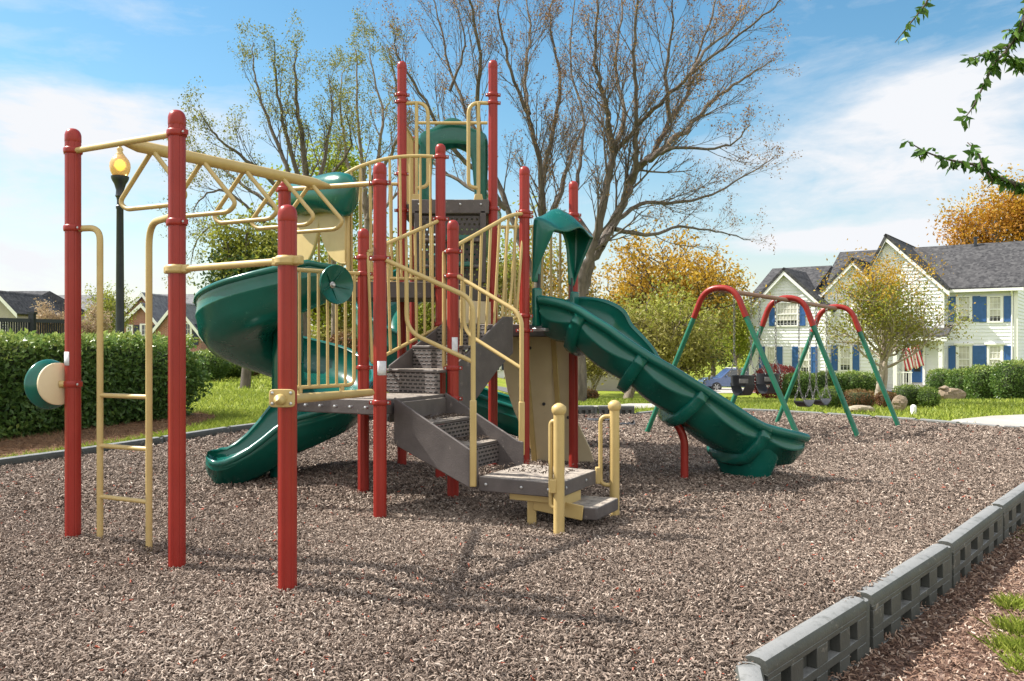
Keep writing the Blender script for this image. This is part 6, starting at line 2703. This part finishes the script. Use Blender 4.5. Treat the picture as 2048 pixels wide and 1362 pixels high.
mb.build('finial', 'globe', lamp, 60)
bm_, nt_, b_ = new_mat('bulb')
b_.inputs['Emission Color'].default_value = (1, .55, .08, 1)
b_.inputs['Emission Strength'].default_value = 2.6
M['bulb'] = bm_
mb = MB()
mb.lathe((lq.x, 16, zg + .12), UP, [(0, .02), (.03, .05), (.08, .07), (.13, .06), (.17, .02)], 16)
mb.build('bulb', 'bulb', lamp, 60)

# ---- blue car parked by the white house
cd = 60
c0_ = D(1468, 783, cd)
car = thing('parked_car', 'blue boxy family car parked beside the white house', 'car', (c0_.x, cd, c0_.z))
M['car_paint'] = painted('car_paint', (.045, .085, .20), (.055, .10, .235), .22, 2, .02, coat=.6)
M['car_roof'] = painted('car_roof', (.5, .5, .5), (.6, .6, .6), .3, 2, .02)
gx0, gz = c0_.x, c0_.z
prof = [(-2.35, .38), (-2.38, .70), (-2.25, .93), (-1.15, 1.04), (-.55, 1.58), (-.35, 1.64), (1.95, 1.66), (2.15, 1.58), (2.32, 1.02), (2.36, .6), (2.30, .36)]
mb = MB()
rings = []
for y, k in ((-.93, .0), (-.90, .02), (.90, .02), (.93, 0)):
    pass
def body_ring(y, tuck):
    return [V((gx0 + x, cd + y * (1 - .14 * max(0, (z - 1.0) / .66)), gz + z)) for x, z in prof]
mb.sweep([body_ring(-.93, 0), body_ring(.93, 0)])
body = mb.build('body', 'car_paint', car, 30, .06)
mb = MB()
mb.box(V((gx0 + .8, cd, gz + 1.665)), 2.5, 1.5, .04)
mb.build('roof', 'car_roof', car, 40, .015)
for x0, x1, x2, x3 in ((-.95, -.5, .28, .28), (.36, .36, 1.22, 1.22), (1.30, 1.30, 2.12, 2.02)):
    mb = MB()
    def sy(z):
        return cd - .93 * (1 - .14 * max(0, (z - 1.0) / .66)) - .012
    mb.slab([V((gx0 + x0, sy(1.06), gz + 1.06)), V((gx0 + x2, sy(1.06), gz + 1.06)), V((gx0 + x3, sy(1.54), gz + 1.54)), V((gx0 + x1, sy(1.54), gz + 1.54))], (0, .01, 0))
    mb.build('side_window', 'glass', car, 40)
for x in (-1.45, 1.42):
    for sgn in (-1, 1):
        mb = MB()
        mb.lathe((gx0 + x, cd + sgn * .82, gz + .36), (0, sgn, 0), [(-.1, .30), (-.1, .36), (.10, .36), (.12, .33), (.12, .25)], 28)
        wh = mb.build('wheel', 'rubber', car, 40)
        mb = MB()
        mb.lathe((gx0 + x, cd + sgn * .83, gz + .36), (0, sgn, 0), [(.08, .25), (.10, .25), (.10, .21), (.06, .19), (.06, .06), (.11, .05), (.11, .001)], 28)
        for k in range(6):
            a_ = k * math.pi / 3
            mb.bar(V((gx0 + x, cd + sgn * .93, gz + .36)), V((gx0 + x + .22 * math.cos(a_), cd + sgn * .93, gz + .36 + .22 * math.sin(a_))), .05, .04, V((0, 1, 0)))
        mb.build('rim', 'steel', wh, 40)
mb = MB()
mb.box(V((gx0 - .02, cd - .945, gz + .95)), .14, .02, .03)
mb.build('door_handle', 'steel', car, 40)
mb = MB()
mb.box(V((gx0 - .75, cd - 1.02, gz + 1.1)), .12, .14, .13)
mb.build('mirror', 'car_paint', car, 40, .02)
mb = MB()
mb.box(V((gx0 + 2.33, cd - .74, gz + 1.0)), .06, .22, .3)
mb.build('tail_light', 'flag_red', car, 40, .02)
